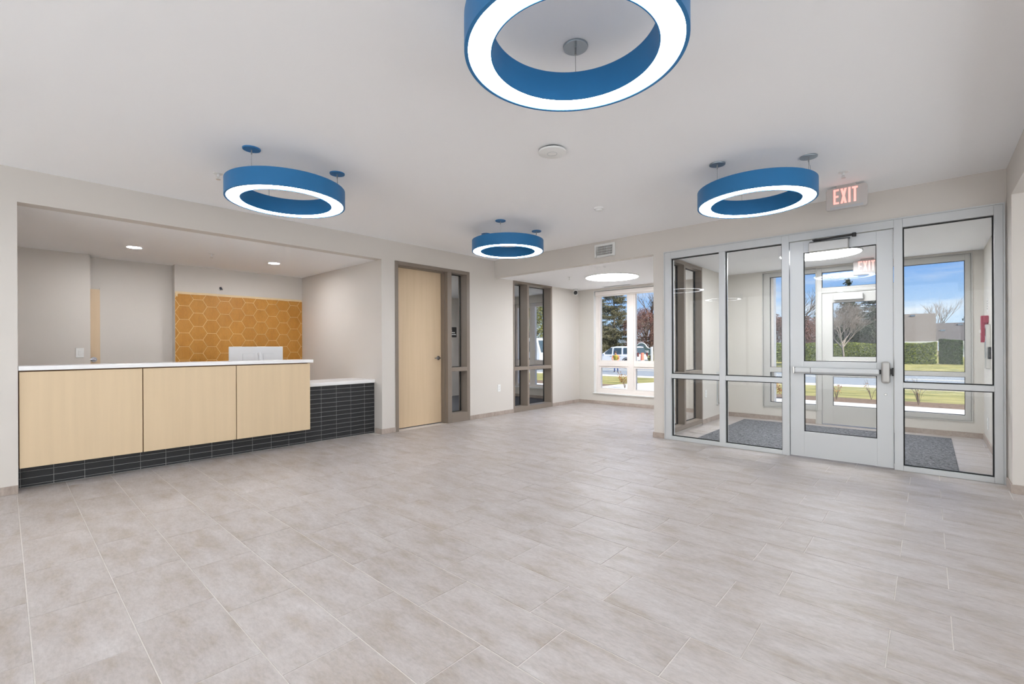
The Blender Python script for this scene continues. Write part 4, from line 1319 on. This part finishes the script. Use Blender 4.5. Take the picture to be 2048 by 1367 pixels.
house(0.74, 8.0, 77, 9, 1.65, 3.95, 'lower house wing with a dark grey shingle roof', 'shingle_b', ((1.35, 0.55), (3.0, 0.88)))
t = thing('white_fence', (2.6, 52, -0.24), 'white lattice fence right of the clipped bush', 'fence')
for i in range(14):
    x = 2.0 + i * 0.16
    B('baluster', 'sign_white', t, x, x + 0.05, 52.0, 52.06, -0.2, 1.35)
B('rail', 'sign_white', t, 1.95, 4.25, 51.98, 52.08, 1.35, 1.45)
B('rail', 'sign_white', t, 1.95, 4.25, 51.98, 52.08, 0.55, 0.63)

# ------------------------------------------------------------------ vehicles, person, sign
def suv(xr, yc, z0):
    """rear at xr, front towards -x"""
    t = thing('sport_utility_car', (xr - 2.55, yc, z0), 'white sport utility car parked across the road', 'car')
    def X(a):
        return xr - a
    lower = [(X(0.05), z0 + 0.42), (X(0.0), z0 + 0.62), (X(0.04), z0 + 1.10), (X(3.55), z0 + 1.12), (X(4.75), z0 + 1.02), (X(5.08), z0 + 0.86), (X(5.12), z0 + 0.50), (X(5.0), z0 + 0.36), (X(0.3), z0 + 0.34)]
    MB().prism(lower, 'Y', yc - 0.98, yc + 0.98).build('body', 'car_white', t, bevel=0.06)
    # cabin, narrower at the top
    bot = [(X(0.06), z0 + 1.08), (X(3.72), z0 + 1.10)]
    vs = []
    for s in (-1, 1):
        vs += [(X(0.06), yc + s * 0.95, z0 + 1.08), (X(3.75), yc + s * 0.95, z0 + 1.10), (X(2.75), yc + s * 0.80, z0 + 1.80), (X(2.2), yc + s * 0.79, z0 + 1.88), (X(0.6), yc + s * 0.79, z0 + 1.88), (X(0.32), yc + s * 0.80, z0 + 1.82)]
    fs = [(0, 1, 2, 3, 4, 5)[::-1], (6, 7, 8, 9, 10, 11)] + [(i, (i + 1) % 6, (i + 1) % 6 + 6, i + 6) for i in range(6)]
    MB().add(vs, fs).build('cabin', 'car_white', t, bevel=0.04)
    def sidewin(pts):
        m_ = MB()
        v2 = []
        for off in (0.004, 0.03):
            for a, zz in pts:
                f = (zz - 1.08) / 0.8
                v2.append((X(a), yc - (0.95 - 0.16 * f) - off, z0 + zz))
        n_ = len(pts)
        m_.add(v2, [tuple(range(n_)), tuple(range(n_, 2 * n_))[::-1]] + [(i, (i + 1) % n_, (i + 1) % n_ + n_, i + n_) for i in range(n_)])
        m_.build('side_window', 'car_glass', t)
    sidewin([(3.50, 1.17), (2.60, 1.17), (2.60, 1.74), (2.80, 1.74)])
    sidewin([(2.42, 1.17), (1.62, 1.17), (1.66, 1.74), (2.42, 1.74)])
    sidewin([(1.42, 1.20), (0.55, 1.20), (0.68, 1.74), (1.46, 1.74)])
    MB().add([(X(0.10), yc - 0.78, z0 + 1.2), (X(0.10), yc + 0.78, z0 + 1.2), (X(0.31), yc + 0.68, z0 + 1.74), (X(0.31), yc - 0.68, z0 + 1.74), (X(0.02), yc - 0.78, z0 + 1.2), (X(0.02), yc + 0.78, z0 + 1.2), (X(0.24), yc + 0.68, z0 + 1.76), (X(0.24), yc - 0.68, z0 + 1.76)],
             [(0, 1, 2, 3), (4, 5, 6, 7), (0, 1, 5, 4), (1, 2, 6, 5), (2, 3, 7, 6), (3, 0, 4, 7)]).build('rear_window', 'car_glass', t)
    for s in (-1, 1):
        for a in (1.12, 4.10):
            y = yc + s * 0.86
            w_ = MB().lathe([(0.0, -0.13), (0.36, -0.13), (0.385, -0.08), (0.385, 0.08), (0.36, 0.13), (0.0, 0.13)], (X(a), y, z0 + 0.385), 24, 'Y').build('wheel', 'tire', t, smooth=True)
            MB().lathe([(0.0, s * 0.14), (0.23, s * 0.14), (0.24, s * 0.12)], (X(a), y, z0 + 0.385), 16, 'Y').build('hub', 'canopy_grey', w_)
            MB().lathe([(0.47, s * 0.02), (0.47, s * 0.135), (0.395, s * 0.135), (0.395, s * 0.02)], (X(a), y, z0 + 0.40), 24, 'Y', closed=True).build('wheel_arch', 'dark', t)
        MB().box(X(0.10), X(-0.01), yc + s * 0.86 - 0.10, yc + s * 0.86 + 0.10, z0 + 0.95, z0 + 1.30).build('tail_light', 'lamp_red', t)
        MB().box(X(3.45), X(3.30), yc + s * 1.06 - 0.08, yc + s * 1.06 + 0.08, z0 + 1.12, z0 + 1.28).build('mirror', 'car_white', t, bevel=0.03)
        for a in (2.75, 1.85):
            MB().box(X(a), X(a - 0.18), yc + s * 0.99 - 0.015, yc + s * 0.99 + 0.015, z0 + 0.98, z0 + 1.02).build('door_handle', 'chrome', t)
    MB().box(X(0.16), X(-0.09), yc - 0.95, yc + 0.95, z0 + 0.42, z0 + 0.66).build('bumper', 'canopy_grey', t, bevel=0.04)
    MB().box(X(0.03), X(-0.015), yc - 0.26, yc + 0.26, z0 + 0.82, z0 + 0.96).build('licence_plate', 'sign_white', t)
suv(-19.1, 38.7, -0.62)

def truck(xf, yc, z0):
    t = thing('work_truck', (xf - 3.5, yc, z0), 'white cab work truck with dark bed, seen through the office window', 'truck')
    MB().prism([(xf - 2.1, z0 + 0.55), (xf - 0.05, z0 + 0.55), (xf, z0 + 1.35), (xf - 0.35, z0 + 2.45), (xf - 0.6, z0 + 2.6), (xf - 2.1, z0 + 2.6)], 'Y', yc - 1.05, yc + 1.05).build('cab', 'car_white', t, bevel=0.06)
    MB().prism([(xf - 1.75, z0 + 1.5), (xf - 0.55, z0 + 1.45), (xf - 0.72, z0 + 2.32), (xf - 1.75, z0 + 2.32)], 'Y', yc - 1.09, yc - 1.045).build('side_window', 'car_glass', t)
    MB().prism([(xf - 0.03, z0 + 1.42), (xf + 0.03, z0 + 1.42), (xf - 0.30, z0 + 2.40), (xf - 0.36, z0 + 2.40)], 'Y', yc - 0.9, yc + 0.9).build('windscreen', 'car_glass', t)
    B('frame', 'dark_metal', t, xf - 7.6, xf - 2.0, yc - 0.5, yc + 0.5, z0 + 0.55, z0 + 0.85)
    MB().prism([(xf - 7.8, z0 + 0.95), (xf - 2.35, z0 + 0.95), (xf - 2.3, z0 + 2.9), (xf - 1.9, z0 + 3.0), (xf - 1.9, z0 + 3.1), (xf - 2.45, z0 + 3.1), (xf - 2.5, z0 + 2.3), (xf - 7.8, z0 + 2.3)], 'Y', yc - 1.15, yc + 1.15).build('dump_bed', 'dark_metal', t)
    for i in range(5):
        x = xf - 7.4 + i * 1.2
        B('bed_rib', 'dark', t, x, x + 0.12, yc - 1.2, yc - 1.15, z0 + 0.95, z0 + 2.3)
    MB().tube([(xf - 5.0, yc - 1.25, z0 + 0.9), (xf - 2.6, yc - 1.25, z0 + 2.2)], 0.06, 8).build('ladder_rail', 'sign_white', t)
    for a in (1.0, 5.3, 6.4):
        for s in (-1, 1):
            w_ = MB().lathe([(0.0, -0.15), (0.46, -0.15), (0.5, -0.1), (0.5, 0.1), (0.46, 0.15), (0.0, 0.15)], (xf - a, yc + s * 0.92, z0 + 0.5), 24, 'Y').build('wheel', 'tire', t, smooth=True)
            MB().lathe([(0.0, s * 0.16), (0.25, s * 0.16), (0.26, s * 0.14)], (xf - a, yc + s * 0.92, z0 + 0.5), 16, 'Y').build('hub', 'canopy_grey', w_)
    B('mirror', 'dark', t, xf - 0.5, xf - 0.35, yc - 1.35, yc - 1.2, z0 + 1.5, z0 + 2.0)
    B('bumper', 'dark_metal', t, xf - 0.1, xf + 0.12, yc - 1.0, yc + 1.0, z0 + 0.42, z0 + 0.7)
truck(-23.3, 30.2, -0.62)

# person in a safety vest, bent slightly forward and looking down
def person(x, y, z):
    t = thing('person', (x, y, z), 'person in an orange top, yellow safety vest and jeans looking down beside the car', 'person')
    fx, fy = 0.35, -0.94      # facing towards the building
    sxv = (0.94, 0.35)        # to the person's left
    def P(side, fwd_, up):
        return (x + sxv[0] * side + fx * fwd_, y + sxv[1] * side + fy * fwd_, z + up)
    J = {}
    order, edges, rad = [], [], []
    def v(n_, p, r):
        J[n_] = len(order)
        order.append(p)
        rad.append(r)
    def e(a, b):
        edges.append((J[a], J[b]))
    v('pelvis', P(0, -0.10, 0.80), 0.15)
    v('waist', P(0, -0.04, 0.95), 0.14)
    v('chest', P(0, 0.06, 1.12), 0.165)
    v('neck', P(0, 0.15, 1.28), 0.06)
    v('headlow', P(0, 0.20, 1.34), 0.075)
    v('headtop', P(0, 0.24, 1.46), 0.085)
    for a, b in (('pelvis', 'waist'), ('waist', 'chest'), ('chest', 'neck'), ('neck', 'headlow'), ('headlow', 'headtop')):
        e(a, b)
    for s, n_ in ((1, 'l'), (-1, 'r')):
        v(n_ + 'hip', P(0.10 * s, -0.10, 0.74), 0.095)
        v(n_ + 'knee', P(0.11 * s, -0.02, 0.43), 0.065)
        v(n_ + 'ankle', P(0.11 * s, -0.08, 0.08), 0.045)
        v(n_ + 'toe', P(0.13 * s, 0.10, 0.035), 0.04)
        v(n_ + 'shoulder', P(0.19 * s, 0.10, 1.19), 0.065)
        v(n_ + 'elbow', P(0.25 * s, 0.16, 0.95), 0.048)
        v(n_ + 'wrist', P(0.12 * s, 0.34, 0.84), 0.032)
        v(n_ + 'palm', P(0.08 * s, 0.40, 0.81), 0.03)
        for a, b in (('pelvis', n_ + 'hip'), (n_ + 'hip', n_ + 'knee'), (n_ + 'knee', n_ + 'ankle'), (n_ + 'ankle', n_ + 'toe'), ('chest', n_ + 'shoulder'), (n_ + 'shoulder', n_ + 'elbow'), (n_ + 'elbow', n_ + 'wrist'), (n_ + 'wrist', n_ + 'palm')):
            e(a, b)
        for k_ in range(4):
            v(n_ + 'f%d' % k_, P((0.10 - 0.022 * k_) * s, 0.445 + (0.01 if k_ in (1, 2) else 0), 0.785), 0.009)
            v(n_ + 'g%d' % k_, P((0.095 - 0.022 * k_) * s, 0.462, 0.755), 0.008)
            e(n_ + 'palm', n_ + 'f%d' % k_)
            e(n_ + 'f%d' % k_, n_ + 'g%d' % k_)
        v(n_ + 'thumb', P(0.045 * s, 0.40, 0.835), 0.009)
        e(n_ + 'palm', n_ + 'thumb')
    me = bpy.data.meshes.new('body')
    me.from_pydata([(p[0] - x, p[1] - y, p[2] - z) for p in order], edges, [])
    o = bpy.data.objects.new('body', me)
    C.objects.link(o)
    o.parent = t
    sk = o.modifiers.new('skin', 'SKIN')
    if not me.skin_vertices:
        me.skin_vertices.new()
    for i, r in enumerate(rad):
        me.skin_vertices[0].data[i].radius = (r, r)
        me.skin_vertices[0].data[i].use_root = (i == 0)
    ss = o.modifiers.new('smooth', 'SUBSURF')
    ss.levels = ss.render_levels = 1
    # jeans below, orange sleeves above, skin for head and hands
    m, nt, p = new_mat('work_clothes')
    N, K = nt.nodes.new, nt.links.new
    tc = N('ShaderNodeTexCoord'); sp = N('ShaderNodeSeparateXYZ'); cr = N('ShaderNodeValToRGB')
    cr.color_ramp.interpolation = 'CONSTANT'
    el = cr.color_ramp.elements
    el[0].position = 0.0; el[0].color = srgb(60, 50, 44)
    el[1].position = 0.055; el[1].color = srgb(44, 74, 132)
    q = el.new(0.50); q.color = srgb(226, 140, 106)
    q = el.new(0.80); q.color = srgb(196, 150, 122)
    mr = N('ShaderNodeMapRange'); mr.inputs['From Max'].default_value = 1.6
    K(tc.outputs['Object'], sp.inputs[0]); K(sp.outputs['Z'], mr.inputs['Value']); K(mr.outputs[0], cr.inputs[0]); K(cr.outputs[0], p.inputs['Base Color'])
    p.inputs['Roughness'].default_value = 0.8
    me.materials.append(m)
    # vest: an open shell round the trunk
    mb = MB()
    rings = [(-0.07, 0.84, 0.185, 0.17), (-0.03, 0.95, 0.175, 0.165), (0.05, 1.10, 0.20, 0.185), (0.10, 1.20, 0.19, 0.165), (0.14, 1.255, 0.10, 0.09)]
    vs, n_ = [], 20
    for fw, up, a, b in rings:
        for k_ in range(n_):
            g_ = 2 * math.pi * k_ / n_
            vs.append(P(a * math.cos(g_), fw + b * math.sin(g_), up))
    fs = [(i * n_ + k_, i * n_ + (k_ + 1) % n_, (i + 1) * n_ + (k_ + 1) % n_, (i + 1) * n_ + k_) for i in range(len(rings) - 1) for k_ in range(n_)]
    vo = mb.add(vs, fs).build('safety_vest', 'hivis', t, smooth=True)
    s_ = vo.modifiers.new('thickness', 'SOLIDIFY')
    s_.thickness = 0.01
    hc = P(0, 0.235, 1.45)
    MB().lathe([(0.112, -0.02), (0.112, 0.02), (0.095, 0.07), (0.05, 0.10), (0.0, 0.108)], hc, 20).build('cap', 'cap', t, smooth=True)
    np_ = P(0, 0.315, 1.385)
    MB().lathe([(0.0, -0.02), (0.016, -0.015), (0.012, 0.01), (0.004, 0.03)], np_, 8).build('nose', 'skin', t, smooth=True)
    MB().lathe([(0.0, -0.008), (0.008, 0.0), (0.0, 0.008)], P(0.032, 0.305, 1.415), 8).lathe([(0.0, -0.008), (0.008, 0.0), (0.0, 0.008)], P(-0.032, 0.305, 1.415), 8).build('eyes', 'dark', t)
    return t
person(-16.85, 29.9, -0.62)

# entrance monument sign
t = thing('monument_sign', (-21.1, 43.0, -0.48), 'dark green arched entrance sign with white border and white post', 'sign')
def arch(cx, r, extra):
    p = [(cx - 0.95 - extra, 0.15 - extra), (cx + 0.95 + extra, 0.45 - extra), (cx + 0.95 + extra, 1.02 + extra * 0.5), (cx + 0.75, 1.04 + extra)]
    for i in range(13):
        a = R(20 + 140 * i / 12)
        p.append((cx + (r + extra) * math.cos(a), 1.02 + (r + extra) * math.sin(a)))
    p += [(cx - 0.75, 1.04 + extra), (cx - 0.95 - extra, 1.02 + extra * 0.5)]
    return p
MB().prism(arch(-21.35, 0.55, 0.0), 'Y', 42.94, 43.02).build('panel', 'sign_green', t)
MB().prism(arch(-21.35, 0.55, 0.07), 'Y', 42.97, 43.06).build('border', 'sign_white', t)
B('post', 'sign_white', t, -20.36, -20.18, 42.92, 43.10, gz(43), 1.20, bevel=0.01)
B('post', 'sign_white', t, -22.52, -22.36, 42.92, 43.10, gz(43), 1.20, bevel=0.01)
mb = MB()
lx, lz, lhh, lww, ls = -21.22, 0.62, 0.22, 0.14, 0.05
# T R I E
mb.box(lx, lx + lww, 42.93, 42.94, lz + lhh - ls, lz + lhh).box(lx + lww / 2 - ls / 2, lx + lww / 2 + ls / 2, 42.93, 42.94, lz, lz + lhh - ls)
lx += 0.20
mb.box(lx, lx + ls, 42.93, 42.94, lz, lz + lhh).box(lx + ls, lx + lww, 42.93, 42.94, lz + lhh - ls, lz + lhh).box(lx + ls, lx + lww, 42.93, 42.94, lz + 0.07, lz + 0.11).box(lx + lww - ls, lx + lww, 42.93, 42.94, lz + 0.11, lz + lhh - ls).prism([(lx + 0.06, lz + 0.07), (lx + 0.105, lz), (lx + lww + 0.01, lz), (lx + 0.105, lz + 0.07)], 'Y', 42.93, 42.94)
lx += 0.20
mb.box(lx, lx + ls, 42.93, 42.94, lz, lz + lhh)
lx += 0.11
mb.box(lx, lx + ls, 42.93, 42.94, lz, lz + lhh)
for dz in (0, (lhh - ls) / 2, lhh - ls):
    mb.box(lx + ls, lx + lww, 42.93, 42.94, lz + dz, lz + dz + ls)
mb.build('lettering', 'sign_white', t)
MB().prism([(-21.62, 1.22), (-21.08, 1.22), (-21.02, 1.28), (-21.35, 1.42), (-21.68, 1.28)], 'Y', 42.93, 42.94).build('emblem', 'canopy_grey', t)

# traffic channelizer and dark post
t = thing('traffic_cone', (-18.4, 37.2, -0.62), 'tall orange and white traffic cone at the rear of the white car', 'traffic cone')
B('foot', 'dark', t, -18.68, -18.12, 36.92, 37.48, -0.62, -0.55, bevel=0.02)
MB().lathe([(0.24, -0.55), (0.15, 0.15), (0.14, 0.68), (0.06, 0.70)], (-18.4, 37.2, 0), 24).build('body', 'orange', t, smooth=True)
for a in (-0.1, 0.32):
    MB().lathe([(0.20 - 0.09 * (a + 0.3), a), (0.195 - 0.09 * (a + 0.3), a + 0.14)], (-18.4, 37.2, 0), 24).build('reflective_band', 'sign_white', t)
t = thing('bollard', (-8.02, 15.7, -0.13), 'slim dark bollard on the lawn outside the nook window', 'bollard')
MB().lathe([(0.045, -0.14), (0.045, 0.60), (0.03, 0.63)], (-8.02, 15.7, 0), 16).build('shaft', 'sign_green', t, smooth=True)
MB().lathe([(0.07, -0.14), (0.07, -0.10), (0.045, -0.09)], (-8.02, 15.7, 0), 16).build('base_plate', 'dark_metal', t)
